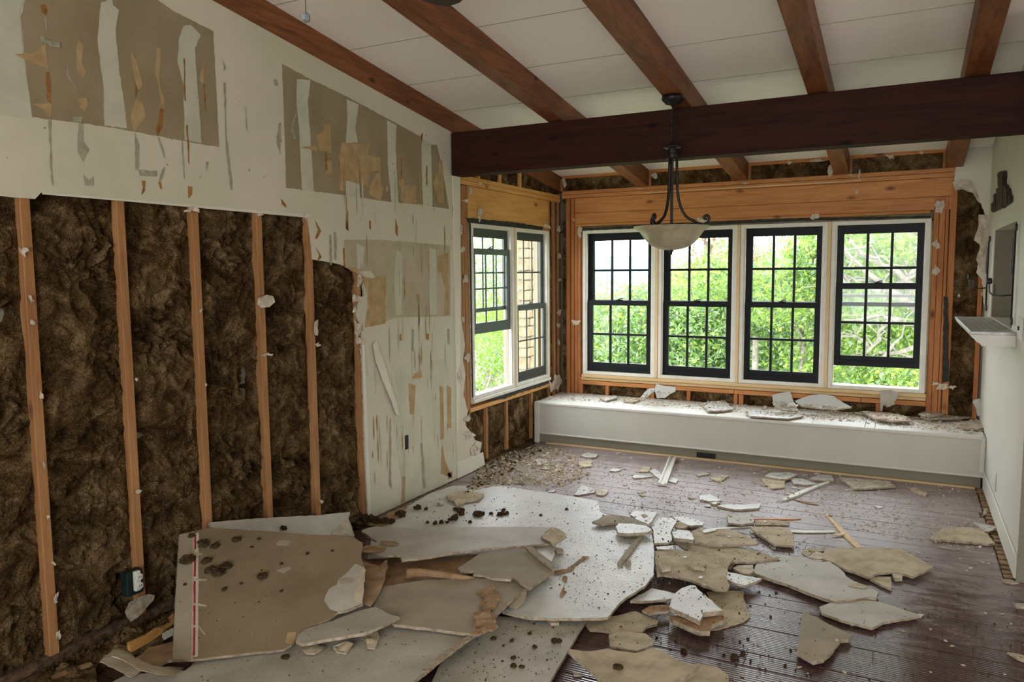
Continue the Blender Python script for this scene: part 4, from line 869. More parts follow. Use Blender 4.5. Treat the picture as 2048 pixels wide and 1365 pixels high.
lay('torn_paper_flap', 'brown paper flap standing between the taped board and the middle slab', 'paper', 'C', [(1360, 560), (1420, 575), (1510, 600), (1560, 560), (1565, 600), (1530, 740), (1490, 820), (1450, 870), (1400, 850), (1420, 740), (1400, 660)], .15, [M['brownpaper'], M['gyps']], th=.004, crumple=.01, cfreq=9, grid=.04, jag=.004)
for k_, (pts, lab) in enumerate((([(990, 1125), (1050, 1110), (1150, 1130), (1085, 1180), (1030, 1175)], 'brown torn scrap under the lower right edge of the taped board, leftmost of three'),
                   ([(1200, 1130), (1290, 1110), (1340, 1120), (1290, 1165), (1225, 1160)], 'brown torn scrap under the pale slab, middle of three'),
                   ([(1390, 1070), (1500, 1030), (1510, 1070), (1480, 1140), (1430, 1140), (1420, 1105)], 'brown torn scrap under the pale slab, rightmost of three'))):
    lay('torn_paper_scrap', lab, 'paper', 'C', pts, .10, TAN, th=.006, crumple=.012, cfreq=18, grid=.02)
lay('drywall_chip', 'tan star-shaped chip at the far end of the broad pale sheet', 'chip', 'D', [(632, 132), (690, 112), (740, 102), (830, 115), (882, 128), (850, 162), (770, 172), (700, 202), (690, 175), (650, 160)], .068, TAN)
lay('drywall_chip', 'small chip just left of the star-shaped chip on the pale sheet', 'chip', 'D', [(575, 182), (605, 168), (618, 185), (595, 192)], .068, PALE)
lay('drywall_chip', 'short grey wedge against the right edge of the middle slab', 'chip', 'D', [(1045, 868), (1100, 810), (1135, 772), (1162, 772), (1150, 830), (1095, 872)], .07, GREY2, tilt=[((1018, 1214), .07), ((1050, 1184), .105), ((1033, 1214), .07)])
for pts, lab in (([(1480, 580), (1530, 540), (1580, 540), (1500, 580), (1460, 630), (1340, 660), (1345, 630), (1420, 620)], 'brown peel on the broad sheet right of the pointed slab'),
                 ([(1400, 660), (1428, 665), (1425, 710), (1395, 690)], 'small dark peel curling on the broad sheet, upper one'), ([(1410, 735), (1428, 770), (1400, 800), (1378, 805), (1395, 760)], 'small dark peel curling on the broad sheet, lower one')):
    lay('paper_peel', lab, 'paper', 'D', pts, .066, [M['brownpaper']], th=.002, crumple=.006, cfreq=30, grid=.012)
for pts, lab in (([(1350, 480), (1400, 485), (1405, 505), (1360, 508)], 'brown lump of paper beside the end of the long sheet'), ([(1305, 958), (1380, 960), (1375, 975), (1320, 980)], 'small chip just below the curled lip')):
    lay('drywall_chip', lab, 'chip', 'D', pts, .07 if pts[0][1] < 900 else .028, TAN, crumple=.004, grid=.01)

# ================================================================== DEBRIS: MIDDLE AND RIGHT (crop E)
CH = 'chip'
E_ = [
 ('drywall_piece', 'curved grey shard at the right end of the broad sheet, pointing left', DW, [(315, 165), (350, 152), (400, 115), (480, 112), (620, 136), (720, 176), (760, 202), (690, 192), (600, 172), (470, 172), (380, 186)], .075, GREY2, {}),
 ('drywall_piece', 'white square-cornered piece at the far right end of the broad sheet', DW, [(600, 110), (640, 82), (800, 92), (775, 140), (740, 196), (660, 166), (630, 132)], .064, PALE, {}),
 ('drywall_piece', 'thick white slab with a tan left tip on the broad sheet', DW, [(490, 202), (512, 176), (620, 180), (720, 196), (762, 226), (730, 242), (640, 250), (560, 252), (510, 246)], .082, PALE, {'th': .018}),
 ('drywall_piece', 'white steep shard at the right edge of the broad sheet', DW, [(752, 192), (790, 155), (830, 132), (900, 135), (952, 152), (925, 200), (900, 250), (912, 300), (890, 322), (780, 326), (775, 242)], .045, PALE, {}),
 ('drywall_piece', 'small white square block beside the tan triangle', DW, [(915, 246), (960, 226), (1042, 232), (1080, 290), (1072, 302), (930, 286)], .062, PALE, {'th': .018}),
 ('drywall_piece', 'white shard pointing right behind the small square block', DW, [(920, 132), (1010, 122), (1080, 145), (1150, 172), (1142, 190), (1050, 196), (950, 152)], .018, PALE, {}),
 ('insulation_scrap', 'ochre torn scrap between white shards', 'scrap', [(930, 185), (970, 162), (1038, 190), (1000, 216), (940, 212)], .03, TAN, {'crumple': .006, 'grid': .015}),
 ('drywall_piece', 'tan triangle with a long point to the right', DW, [(1050, 240), (1130, 212), (1220, 232), (1340, 216), (1450, 265), (1560, 322), (1540, 332), (1200, 338), (1080, 312)], .04, TAN, {}),
 ('drywall_piece', 'long tan slab slanting right under the tan triangle', DW, [(918, 302), (960, 312), (1200, 342), (1400, 360), (1560, 382), (1690, 440), (1500, 470), (1350, 458), (1200, 420), (1060, 388), (980, 350)], .024, TAN, {}),
 ('drywall_piece', 'wide tan slab with a rounded front, right of the broad sheet', DW, [(782, 385), (930, 380), (1060, 388), (1200, 420), (1372, 442), (1330, 500), (1320, 560), (1345, 640), (1330, 668), (1240, 668), (1140, 640), (1040, 600), (960, 575), (850, 560), (800, 565)], .036, TAN, {'crumple': .004, 'grid': .05}),
 ('drywall_chip', 'small curved chip on top of the wide tan slab', CH, [(1010, 482), (1060, 476), (1170, 502), (1160, 518), (1070, 506)], .056, TAN, {}),
 ('drywall_chip', 'torn white scrap on the left edge of the wide tan slab', CH, [(820, 470), (860, 500), (905, 495), (900, 515), (840, 530), (818, 500)], .055, [M['crumple']], {'crumple': .006, 'grid': .012}),
 ('drywall_piece', 'lone grey slab with a notched left edge on the dark floor', DW, [(1320, 122), (1350, 108), (1490, 116), (1530, 155), (1520, 172), (1430, 184), (1370, 178), (1335, 172)], .008, PALE2, {}),
 ('drywall_piece', 'flat tan strip right of the notched grey slab', DW, [(1530, 152), (1660, 152), (1790, 162), (1790, 190), (1660, 186), (1540, 190)], .0, TAN, {'th': .008}),
 ('drywall_chip', 'short white block below the upright-looking shard', CH, [(792, 352), (920, 342), (926, 372), (800, 368)], .04, PALE, {}),
 ('drywall_piece', 'white boat-shaped shard with a rounded front in the right middle', DW, [(1258, 500), (1340, 545), (1450, 568), (1582, 590), (1540, 612), (1460, 646), (1400, 632), (1330, 600), (1275, 555)], .03, PALE, {'curl': lambda x, y: .4 * y * y}),
 ('drywall_chip', 'pinkish half-round chip behind the boat-shaped shard', CH, [(1368, 512), (1400, 492), (1520, 490), (1526, 530), (1490, 556), (1420, 545)], .024, [M['crumple'], M['gyps']], {}),
 ('drywall_piece', 'dark-edged bracket-shaped scrap behind the pinkish chip', DW, [(1335, 515), (1350, 470), (1380, 436), (1530, 452), (1690, 440), (1700, 456), (1530, 468), (1400, 460), (1370, 485), (1355, 520)], .02, [M['brownpaper'], M['gyps']], {'th': .006}),
 ('drywall_piece', 'tan paper-backed piece lying flat on the floor under the stacked block', DW, [(1170, 690), (1330, 680), (1445, 680), (1462, 780), (1492, 882), (1430, 920), (1350, 942), (1260, 970), (1200, 975), (1165, 890), (1240, 830)], .0, TAN, {'th': .006}),
 ('drywall_piece', 'brown layered slab under the stone-like white block', DW, [(888, 868), (980, 870), (1100, 900), (1200, 850), (1295, 830), (1302, 900), (1200, 940), (1195, 985), (1120, 985), (1030, 950), (920, 900)], .02, [M['brownpaper'], M['gyps']], {'th': .022, 'crumple': .004, 'grid': .03}),
 ('drywall_piece', 'chunky white block with a stepped brown right end, front centre-right', DW, [(918, 722), (985, 662), (1050, 640), (1085, 642), (1130, 690), (1210, 755), (1292, 828), (1200, 838), (1145, 842), (1122, 908), (1010, 850), (895, 802)], .05, PALE, {'th': .022}),
 ('drywall_piece', 'white sliver sticking out under the curled lip', DW, [(600, 756), (640, 732), (760, 662), (850, 680), (930, 702), (922, 738), (760, 756)], .02, PALE, {}),
 ('drywall_chip', 'ragged brown strip left of the white block', CH, [(690, 825), (750, 800), (830, 790), (902, 792), (890, 832), (800, 842), (740, 852)], .022, [M['brownpaper'], M['gyps']], {'crumple': .006, 'grid': .02}),
 ('drywall_piece', 'dusty brown slab in the shadow below the curled lip', DW, [(250, 910), (420, 882), (640, 832), (720, 870), (808, 905), (800, 930), (720, 955), (690, 995), (560, 995), (300, 975)], .002, [M['tan'], M['gyps']], {'th': .012, 'crumple': .004, 'grid': .04}),
 ('drywall_piece', 'tan folded chunk behind the big front shard', DW, [(438, 1012), (500, 992), (620, 992), (720, 1002), (778, 1050), (770, 1088), (660, 1128), (560, 1112), (450, 1098)], .03, TAN, {'th': .02}),
 ('drywall_piece', 'big curved tan shard at the bottom edge, front centre', DW, [(135, 1142), (300, 1132), (430, 1100), (640, 1122), (760, 1092), (840, 1112), (930, 1165), (1020, 1222), (1118, 1240), (1060, 1290), (1000, 1320), (880, 1355), (700, 1368), (500, 1362), (380, 1330), (300, 1262), (200, 1190)], .05, TAN, {'th': .02, 'curl': lambda x, y: .45 * (x * x + y * y) - .02, 'grid': .04}),
 ('drywall_piece', 'tan shard half cut by the bottom edge, right of the big curved one', DW, [(950, 1342), (1040, 1290), (1110, 1222), (1250, 1250), (1332, 1312), (1332, 1380), (1200, 1420), (940, 1420)], .012, TAN, {}),
 ('drywall_strip', 'narrow pale strip with a brown foot lying on the broad sheet', 'strip', [(502, 472), (542, 418), (600, 340), (665, 268), (692, 268), (640, 350), (568, 442), (532, 482)], .066, GREY2, {'jag': .001}),
 ('drywall_chip', 'tiny square chip beside the narrow pale strip', CH, [(564, 470), (600, 450), (608, 472), (582, 486)], .066, GREY2, {}),
 ('drywall_chip', 'thin flat white flake at the right end of the bent lath', CH, [(1140, 232), (1180, 215), (1245, 222), (1235, 232), (1150, 248)], .055, PALE, {'th': .004}),
 ('drywall_chip', 'brown shard lying in the shadow gap below the curled lip', CH, [(170, 1290), (240, 1295), (240, 1312), (175, 1312)], .0, TAN, {'th': .006}),
]
for nm, lab, cat, pts, z, mats, kw in E_: lay(nm, lab, cat, 'E', pts, z, mats, **kw)
F_ = [
 ('drywall_piece', 'large grey-white slab with a thick brown left edge on the right floor', DW, [(20, 545), (32, 520), (60, 465), (300, 462), (595, 462), (650, 500), (702, 540), (720, 575), (782, 612), (860, 640), (962, 690), (945, 735), (880, 728), (800, 740), (700, 752), (625, 758), (500, 715), (300, 640), (150, 590)], .012, PALE2, {'th': .016, 'jag': .003}),
 ('drywall_piece', 'pale wedge behind the large grey-white slab', DW, [(195, 420), (330, 422), (480, 440), (560, 458), (400, 470), (230, 470)], .006, PALE2, {}),
 ('drywall_piece', 'wide tan slab with a straight seam at right, behind the grey-white slab', DW, [(540, 440), (555, 375), (650, 362), (800, 358), (960, 362), (1120, 362), (1240, 430), (1372, 502), (1300, 538), (1215, 575), (1150, 555), (1060, 540), (960, 548), (880, 575), (800, 545), (715, 520), (620, 470)], .016, TAN, {'jag': .003}),
 ('drywall_chip', 'crumbly white-and-tan lump at the left end of the wide seamed slab', CH, [(430, 432), (470, 395), (500, 385), (560, 405), (565, 438), (500, 445)], .01, [M['crumple'], M['gyps']], {'crumple': .006, 'grid': .02}),
 ('drywall_piece', 'yellowish paper scrap left of the wide seamed slab', 'paper', [(385, 395), (410, 368), (520, 360), (560, 385), (470, 392), (430, 430)], .0, TAN, {'th': .004, 'crumple': .003}),
 ('drywall_chip', 'small tan triangle below the wide seamed slab', CH, [(895, 592), (960, 572), (1055, 576), (1052, 665), (990, 640)], .004, TAN, {}),
 ('drywall_chip', 'small rounded crumb at the front tip of the wide seamed slab', CH, [(1062, 560), (1100, 542), (1140, 560), (1138, 582), (1080, 585)], .004, [M['crumple'], M['gyps']], {'th': .02}),
 ('drywall_piece', 'grey diamond-shaped slab with a tan left edge, lower right', DW, [(535, 845), (520, 800), (560, 785), (700, 746), (830, 750), (962, 764), (1100, 805), (1240, 850), (1270, 868), (1180, 885), (1080, 900), (1000, 915), (912, 956), (800, 930), (680, 900)], .008, PALE2, {'jag': .003}),
 ('drywall_chip', 'little white square at the right tip of the grey diamond slab', CH, [(1240, 860), (1262, 850), (1300, 856), (1278, 876), (1250, 872)], .0, PALE, {'th': .006}),
 ('drywall_piece', 'stone-coloured piece with a wavy front and straight left side, lowest right', DW, [(398, 838), (500, 880), (590, 932), (680, 975), (760, 1010), (735, 1040), (680, 1045), (640, 1090), (600, 1150), (550, 1192), (470, 1208), (400, 1170), (350, 1140), (372, 990)], .012, [M['greyback2'], M['gyps'], M['pale']], {'th': .016, 'jag': .003}),
 ('drywall_piece', 'tan pointed slab near the right wall', DW, [(1345, 285), (1400, 240), (1455, 212), (1590, 205), (1712, 212), (1780, 262), (1832, 322), (1780, 330), (1640, 315), (1500, 305), (1365, 296)], .004, TAN, {}),
 ('drywall_piece', 'white curled triangle touching the right wall gap', DW, [(1660, 168), (1740, 182), (1850, 208), (1790, 236), (1750, 236), (1720, 210)], .012, PALE, {'th': .008, 'curl': lambda x, y: .8 * x * x}),
 ('drywall_piece', 'tan kite-shaped piece left of the long thin lath', DW, [(5, 205), (120, 200), (235, 202), (290, 216), (330, 270), (332, 345), (260, 340), (180, 335), (120, 292), (60, 258)], .014, TAN, {}),
 ('drywall_chip', 'pale sliver in the lower right corner of the picture', CH, [(1925, 1140), (2000, 1150), (2100, 1180), (2100, 1225), (2000, 1190)], .0, TAN, {'th': .008}),
 ('drywall_chip', 'narrow leaf-shaped tan flake in the gap by the right wall', CH, [(1735, 120), (1745, 75), (1770, 58), (1778, 80), (1755, 112)], .0, TAN, {'th': .003}),
 ('drywall_chip', 'brown flake on top of the grey-white slab', CH, [(735, 645), (800, 622), (885, 652), (850, 665), (790, 655)], .029, TAN, {'th': .002}),
 ('drywall_chip', 'flat grey chip by the end of the right wall', CH, [(1880, 590), (1950, 595), (2010, 620), (1960, 622), (1900, 610)], .0, [M['greyback2'], M['gyps']], {'th': .01}),
 ('drywall_chip', 'pale chip near the right edge beyond the wall end', CH, [(1975, 775), (2060, 775), (2060, 802), (1990, 800)], .0, PALE2, {'th': .01}),
]
for nm, lab, cat, pts, z, mats, kw in F_: lay(nm, lab, cat, 'F', pts, z, mats, **kw)
F2 = lay('wood_lath', 'straight pale wooden lath lying diagonally on the dark floor', 'lath', 'F', [(562, 108), (578, 106), (700, 225), (838, 355), (795, 358), (700, 270)], 0, [M['pale_pine_x']], th=.008, jag=0, crumple=0)
lay('wood_splinter', 'short splinter crossing the diagonal lath', 'lath', 'F', [(602, 262), (660, 252), (712, 246), (705, 258), (650, 264)], .009, [M['pale_pine_x']], th=.004, jag=.001)
lay('wood_strip', 'long thin white strip left of the diagonal lath', 'strip', 'B', [(570, 984), (700, 984), (852, 984), (848, 992), (700, 996), (570, 992)], 0, [M['white']], th=.008, jag=.001)
lay('wood_strip', 'very thin white strip running left from the kite-shaped piece', 'strip', 'B', [(20, 975), (200, 962), (330, 955), (330, 962), (200, 970), (20, 984)], .0, [M['white']], th=.006, jag=.001)
lay('wood_strip', 'thin dark strip behind the notched grey slab', 'strip', 'B', [(340, 908), (500, 907), (640, 910), (600, 914), (345, 914)], .0, [M['pine_x']], th=.006, jag=.001)
B_ = [
 ('drywall_piece', 'white ragged piece in the group in front of the window seat, upper left', DW, [(410, 640), (430, 622), (560, 615), (622, 632), (545, 660), (470, 655)], .012, PALE, {}),
 ('drywall_piece', 'tan piece under the white ragged one in front of the window seat', DW, [(385, 655), (470, 660), (540, 665), (532, 712), (460, 720), (410, 690)], .0, TAN, {}),
 ('drywall_piece', 'white oval piece right of the ragged pair', DW, [(565, 652), (650, 656), (740, 690), (680, 696), (595, 690)], .0, PALE, {}),
 ('drywall_piece', 'white piece against the toe-kick, above the grey wooden strip', DW, [(690, 652), (760, 632), (832, 636), (845, 670), (770, 668), (720, 664)], .0, PALE, {}),
 ('drywall_piece', 'cream rectangular offcut leaning by the toe-kick, right of centre', DW, [(880, 648), (970, 655), (1180, 672), (1240, 705), (1150, 712), (1060, 718), (975, 720), (925, 680)], .004, [M['crumple'], M['gyps'], M['tan']], {}),
 ('drywall_chip', 'crumbly chip on the open floor right of the cream offcut', CH, [(1325, 715), (1355, 712), (1440, 748), (1425, 762), (1350, 742)], .0, TAN, {}),
 ('drywall_chip', 'tiny white flake in the middle of the open far floor', CH, [(1095, 828), (1130, 826), (1165, 838), (1130, 844)], .0, PALE, {'th': .005}),
 ('drywall_chip', 'tan oblong chip near the moulding, right of it', CH, [(60, 655), (110, 636), (185, 636), (150, 660), (110, 672)], .0, TAN, {}),
 ('drywall_chip', 'cream shard on the left of the open floor, pointed', CH, [(0, 765), (55, 755), (95, 775), (132, 796), (60, 800), (0, 790)], .0, PALE, {}),
 ('drywall_piece', 'white wavy-edged strip of plaster on the shiny floor', DW, [(105, 828), (200, 816), (260, 822), (382, 812), (372, 842), (300, 850), (220, 852), (150, 838)], .0, PALE, {'crumple': .003}),
 ('drywall_chip', 'small chips pile beside the wavy strip', CH, [(62, 808), (110, 800), (128, 808), (90, 820)], .0, PALE, {}),
 ('wood_strip', 'grey painted wooden strip lying in front of the window seat', 'strip', [(515, 788), (600, 745), (720, 700), (812, 672), (822, 676), (740, 708), (620, 762), (545, 790)], 0, [M['offw']], {'th': .014, 'jag': 0, 'crumple': 0}),
 ('wood_splinter', 'jagged brown splinter below the grey painted strip', 'lath', [(590, 788), (640, 795), (700, 805), (750, 822), (700, 818), (640, 805)], 0, [M['sub']], {'th': .005}),
]
for nm, lab, cat, pts, z, mats, kw in B_: lay(nm, lab, cat, 'B', pts, z, mats, **kw)
A_ = [
 ('white flat chip near the window seat foot, far left', [(890, 552), (940, 530), (1012, 545), (990, 566), (920, 562)], PALE), ('yellowish square chip on the left far floor', [(878, 596), (920, 586), (966, 586), (965, 625), (885, 632)], TAN),
 ('small white triangle left of the yellowish chip', [(618, 642), (670, 620), (676, 645)], PALE), ('pinkish lump below the yellowish chip', [(698, 630), (740, 612), (755, 650), (702, 658)], [M['crumple'], M['gyps']]),
 ('white arrowhead chip in the middle of the far floor', [(1088, 656), (1110, 635), (1172, 650), (1130, 660)], PALE), ('white sliver left of the moulding piece', [(1242, 696), (1262, 684), (1392, 694), (1260, 707)], PALE),
 ('tan chip behind the moulding piece, on its left', [(1290, 662), (1320, 625), (1372, 630), (1352, 662)], TAN), ('white shard touching the moulding piece', [(1358, 655), (1400, 640), (1455, 692), (1430, 712)], PALE),
 ('white chip right of the moulding foot', [(1490, 725), (1520, 700), (1560, 715), (1545, 740)], PALE), ('grey chip right of the moulding top', [(1678, 682), (1730, 662), (1778, 674), (1700, 692)], PALE2),
 ('tan pointed chip right of the moulding', [(1788, 718), (1830, 688), (1905, 688), (1850, 729)], TAN), ('pinkish-edged shard at the far edge of the broad sheet', [(848, 820), (870, 790), (900, 750), (992, 786), (985, 802), (880, 822)], PALE),
 ('pinkish rounded chip beside that shard, at its right', [(990, 790), (1060, 778), (1082, 800), (1045, 826), (1000, 818)], [M['crumple'], M['gyps']]), ('pale piece in the rubble along the left wall', [(580, 580), (650, 574), (662, 600), (600, 612)], PALE),
 ('white chip at the corner of the broad sheet', [(655, 800), (700, 785), (725, 785), (705, 800)], PALE), ('cream shard near the right side of the far floor', [(1710, 832), (1770, 815), (1852, 856), (1730, 850)], PALE),
]
for lab, pts, mats in A_: lay('drywall_chip', lab, 'chip', 'A', pts, .0, mats, th=.01)
# U-shaped piece of white moulding
mo = [on_plane(*px('A', [p])[0], (0, 0, .02), V((0, 0, 1))) for p in ((1425, 738), (1475, 748), (1540, 562), (1500, 560))]
d_ = ((mo[3] + mo[2]) / 2 - (mo[0] + mo[1]) / 2); L_ = d_.length; d_.normalize(); sd = V((d_.y, -d_.x, 0)); o_ = (mo[0] + mo[1]) / 2; wd = (mo[1] - mo[0]).length / 2
mb = MB(); pr = [(-wd, 0), (wd, 0), (wd, .022), (wd - .012, .024), (wd - .018, .012), (-wd + .018, .012), (-wd + .012, .024), (-wd, .022)]; n_ = len(pr)
mb.add([o_ + sd * a + V((0, 0, b_ - .018)) + d_ * t for t in (0, L_) for a, b_ in pr], [list(range(n_)), list(range(n_, 2 * n_))[::-1]] + [(i, n_ + i, n_ + (i + 1) % n_, (i + 1) % n_) for i in range(n_)])
recalc(mb.build('moulding_piece', M['white'], None, label='grooved white moulding length on the floor below the window seat', cat='moulding'))
# lower left corner
lay('drywall_strip', 'folded tan paper-faced strip at the lower left, its bent end raised', 'paper', 'I', [(130, 1110), (240, 1040), (345, 1040), (420, 1080), (500, 1135), (640, 1195), (800, 1205), (965, 1218), (930, 1255), (880, 1290), (740, 1285), (600, 1260), (520, 1240), (420, 1180), (300, 1120), (220, 1095)], .10, [M['tan'], M['gyps']], th=.003, crumple=.004, tilt=[((240, 1310), .165), ((340, 1342), .11), ((360, 1350), .11)])
lay('drywall_strip', 'lower leaf of the folded strip at the lower left', 'paper', 'I', [(95, 1158), (140, 1110), (215, 1100), (300, 1125), (420, 1185), (530, 1245), (430, 1312), (280, 1240), (150, 1170)], .10, [M['tan'], M['gyps']], th=.003, crumple=.003)
lay('drywall_piece', 'brown board in the shade between the stripped wall and the taped board', DW, 'I', [(480, 1110), (600, 1010), (850, 950), (870, 1130), (800, 1140), (680, 1200), (560, 1150)], .03, [M['brownpaper'], M['gyps']], crumple=.002)
lay('wood_strip', 'white strip end showing in the dark gap left of the taped board', 'strip', 'I', [(740, 870), (780, 845), (860, 805), (860, 850), (760, 905)], .08, [M['white']], jag=.001)
lay('wood_strip', 'brown timber offcut in the gap along the stripped wall', 'timber', 'I', [(380, 960), (560, 880), (720, 770), (860, 655), (860, 700), (740, 800), (600, 890), (420, 985)], .05, [M['pine_y']], th=.03, jag=.002)
lay('wood_strip', 'pale stick running from the bottom left corner to the stripped wall', 'timber', 'P', [(75, 1365), (120, 1345), (180, 1325), (186, 1330), (125, 1352), (95, 1368), (80, 1380)], .03, [M['sub']], th=.014, jag=.002)
lay('insulation_chunk', 'matted dark insulation slab fallen at the bottom left corner', 'insulation', 'P', [(40, 1380), (100, 1335), (190, 1290), (270, 1262), (330, 1235), (345, 1260), (300, 1290), (230, 1300), (190, 1335), (200, 1400)], .01, [M['ins']], th=.035, crumple=.03, cfreq=12, grid=.02)
for k_, pts, lab in ((0, [(735, 1048), (760, 1040), (790, 1022), (815, 1010), (800, 1030), (765, 1052)], 'thin timber strip at the foot of the left drywall'),):
    lay('wood_strip', lab, 'timber', 'P', pts, .065, [M['sub']], th=.012)

# ================================================================== DEBRIS ON THE WINDOW SEAT
ZS = .386
SEATD = [
 ('A', 'white flat offcut with a ribbed front edge near the middle of the window seat', [(1718, 200), (1760, 182), (1880, 176), (1932, 236), (1840, 246), (1760, 247)], PALE, ZS + .01),
 ('B', 'broad curved sheet with a rolled left end on the window seat', [(290, 240), (330, 218), (380, 232), (500, 225), (600, 235), (655, 260), (560, 277), (420, 268), (320, 262)], PALE, ZS + .008),
 ('B', 'long tilted white slab on the window seat, under the hanging scrap', [(1012, 230), (1080, 232), (1200, 240), (1300, 262), (1342, 290), (1200, 291), (1100, 272)], [M['crumple'], M['gyps'], M['pale']], ZS + .02),
 ('B', 'layered slab at the far right end of the window seat', [(1610, 302), (1700, 288), (1790, 285), (1802, 330), (1760, 342), (1650, 332)], [M['crumple'], M['gyps']], ZS + .01),
 ('B', 'jagged grey slab resting on rubble in the right corner of the window seat', [(1380, 245), (1500, 212), (1560, 205), (1620, 192), (1625, 218), (1530, 250), (1450, 262)], PALE2, ZS + .04),
 ('B', 'dark grey slab behind the layered slab, right corner of the window seat', [(1400, 262), (1560, 230), (1700, 240), (1740, 265), (1600, 275), (1440, 275)], PALE2, ZS + .02),
 ('A', 'flat white chip at the left of the window seat', [(1022, 160), (1080, 150), (1130, 140), (1142, 156), (1070, 176)], PALE, ZS + .008),
 ('A', 'flat chip in front of the upright bent offcut on the window seat', [(1180, 160), (1260, 155), (1300, 170), (1250, 185), (1185, 178)], TAN, ZS + .006),
]
for crop, lab, pts, mats, z in SEATD: lay('drywall_piece', lab, DW, crop, pts, z, mats)
def upright(lab, crop, pts, y, lean=.5, mats=PALE, **kw):
    n_ = V((0, -1, lean)).normalized(); p0 = V((0, y, ZS + .004))
    sheet('drywall_piece', [on_plane(u, v, p0, n_) for u, v in px(crop, pts)], n_, .0127, mats, None, debris=True, label=lab, cat=DW, **kw)
upright('white bent offcut standing up on the window seat, larger leaf on the right', 'A', [(1400, 110), (1412, 62), (1480, 80), (1545, 88), (1540, 115), (1500, 135), (1470, 160), (1415, 162)], 6.66, .25)
upright('left leaf of the white bent offcut standing on the window seat', 'A', [(1288, 172), (1330, 125), (1360, 98), (1400, 96), (1395, 120), (1345, 160), (1320, 180)], 6.60, .8)
upright('square white offcut standing up right of centre on the window seat', 'B', [(455, 132), (520, 115), (570, 106), (592, 170), (530, 190), (465, 197)], 6.60, .35)
upright('broad humped sheet leaning at the back of the window seat, right of the square one', 'B', [(600, 172), (660, 148), (700, 135), (790, 130), (850, 145), (890, 170), (960, 212), (850, 228), (700, 215), (640, 205)], 6.62, 1.1)
upright('small white scrap under the square offcut on the window seat', 'B', [(470, 205), (520, 190), (580, 170), (610, 200), (620, 235), (520, 230)], 6.53, 1.5)
sheet('drywall_piece', Bp('B', [(1140, 95), (1212, 95), (1250, 112), (1246, 150), (1205, 200), (1185, 192), (1175, 175), (1158, 195), (1152, 232), (1138, 228)], YB - .03), NY, .01, PALE2, None, jag=.002, crumple=.003, grid=.03, label='hooked grey-white scrap hanging on the sill stud under the right-hand window', cat=DW)
sheet('drywall_piece', Bp('B', [(1722, 170), (1735, 155), (1768, 150), (1775, 180), (1785, 262), (1750, 258), (1745, 215)], YB - .05), NY, .01, PALE, None, jag=.003, crumple=.006, grid=.03, label='white shard standing in the right corner behind the window seat', cat=DW)

# ================================================================== CHIPS AND CRUMBS DROPPED ON WHATEVER LIES BELOW
bv_, bf_ = [], []
def addsurf(vs, fs):
    n_ = len(bv_); bv_.extend([V(p) for p in vs]); bf_.extend([[n_ + i for i in f_] for f_ in fs])
for vs, fs in DEBRIS: addsurf(vs, fs)
addsurf([(-3.2, 0, 0), (4, 0, 0), (4, 6.3, 0), (-3.2, 6.3, 0)], [[0, 1, 2, 3]])
addsurf([(-3.04, 6.31, ZS), (XR, 6.31, ZS), (XR, 6.94, ZS), (-3.04, 6.94, ZS)], [[0, 1, 2, 3]])
BV = BVHTree.FromPolygons(bv_, bf_)
DN = V((0, 0, -1))
def drop(x, y):
    h_, n_, i_, d__ = BV.ray_cast(V((x, y, 1.2)), DN); return (h_, n_) if h_ else (V((x, y, 0)), V((0, 0, 1)))
def lookat(u, v):
    h_, n_, i_, d__ = BV.ray_cast(CAMP, ray(u, v).normalized()); return (h_, n_) if h_ else (on_plane(u, v, (0, 0, 0), V((0, 0, 1))), V((0, 0, 1)))
def flake(mb, p, s, flat=.25, n=6, tilt=.25):
    """A small irregular broken flake resting at p."""
    a0_ = U(0, 6.3); q = Matrix.Rotation(U(-tilt, tilt), 3, 'X') @ Matrix.Rotation(U(-tilt, tilt), 3, 'Y')
    ax = U(.5, 1)
    ring = []
    for k in range(n):
        a = a0_ + 2 * math.pi * k / n; r_ = s * U(.55, 1); ring.append(V((math.cos(a) * r_, math.sin(a) * r_ * ax, 0)))
    rz_ = Matrix.Rotation(U(0, 6.3), 3, 'Z'); h_ = s * flat
    vs = [p + rz_ @ (q @ r_) + V((0, 0, h_ * .2)) for r_ in ring] + [p + rz_ @ (q @ (r_ * .92)) + V((0, 0, h_ * 1.2)) for r_ in ring]
    mb.add(vs, [list(range(n))[::-1], list(range(n, 2 * n))] + [(i, (i + 1) % n, n + (i + 1) % n, n + i) for i in range(n)])
def in_px(poly, u, v):
    c_ = False; n_ = len(poly)
    for i in range(n_):
        x1, y1 = poly[i]; x2, y2 = poly[(i + 1) % n_]
        if (y1 > v) != (y2 > v) and u < (x2 - x1) * (v - y1) / (y2 - y1) + x1: c_ = not c_
    return c_
def scatter(poly, n_, dens=None):
    us = [p[0] for p in poly]; vs = [p[1] for p in poly]; out = []; g = 0
    while len(out) < n_ and g < n_ * 30:
        g += 1; u, v = U(min(us), max(us)), U(min(vs), max(vs))
        if in_px(poly, u, v):
            out.append(lookat(u, v)[0])
    return out
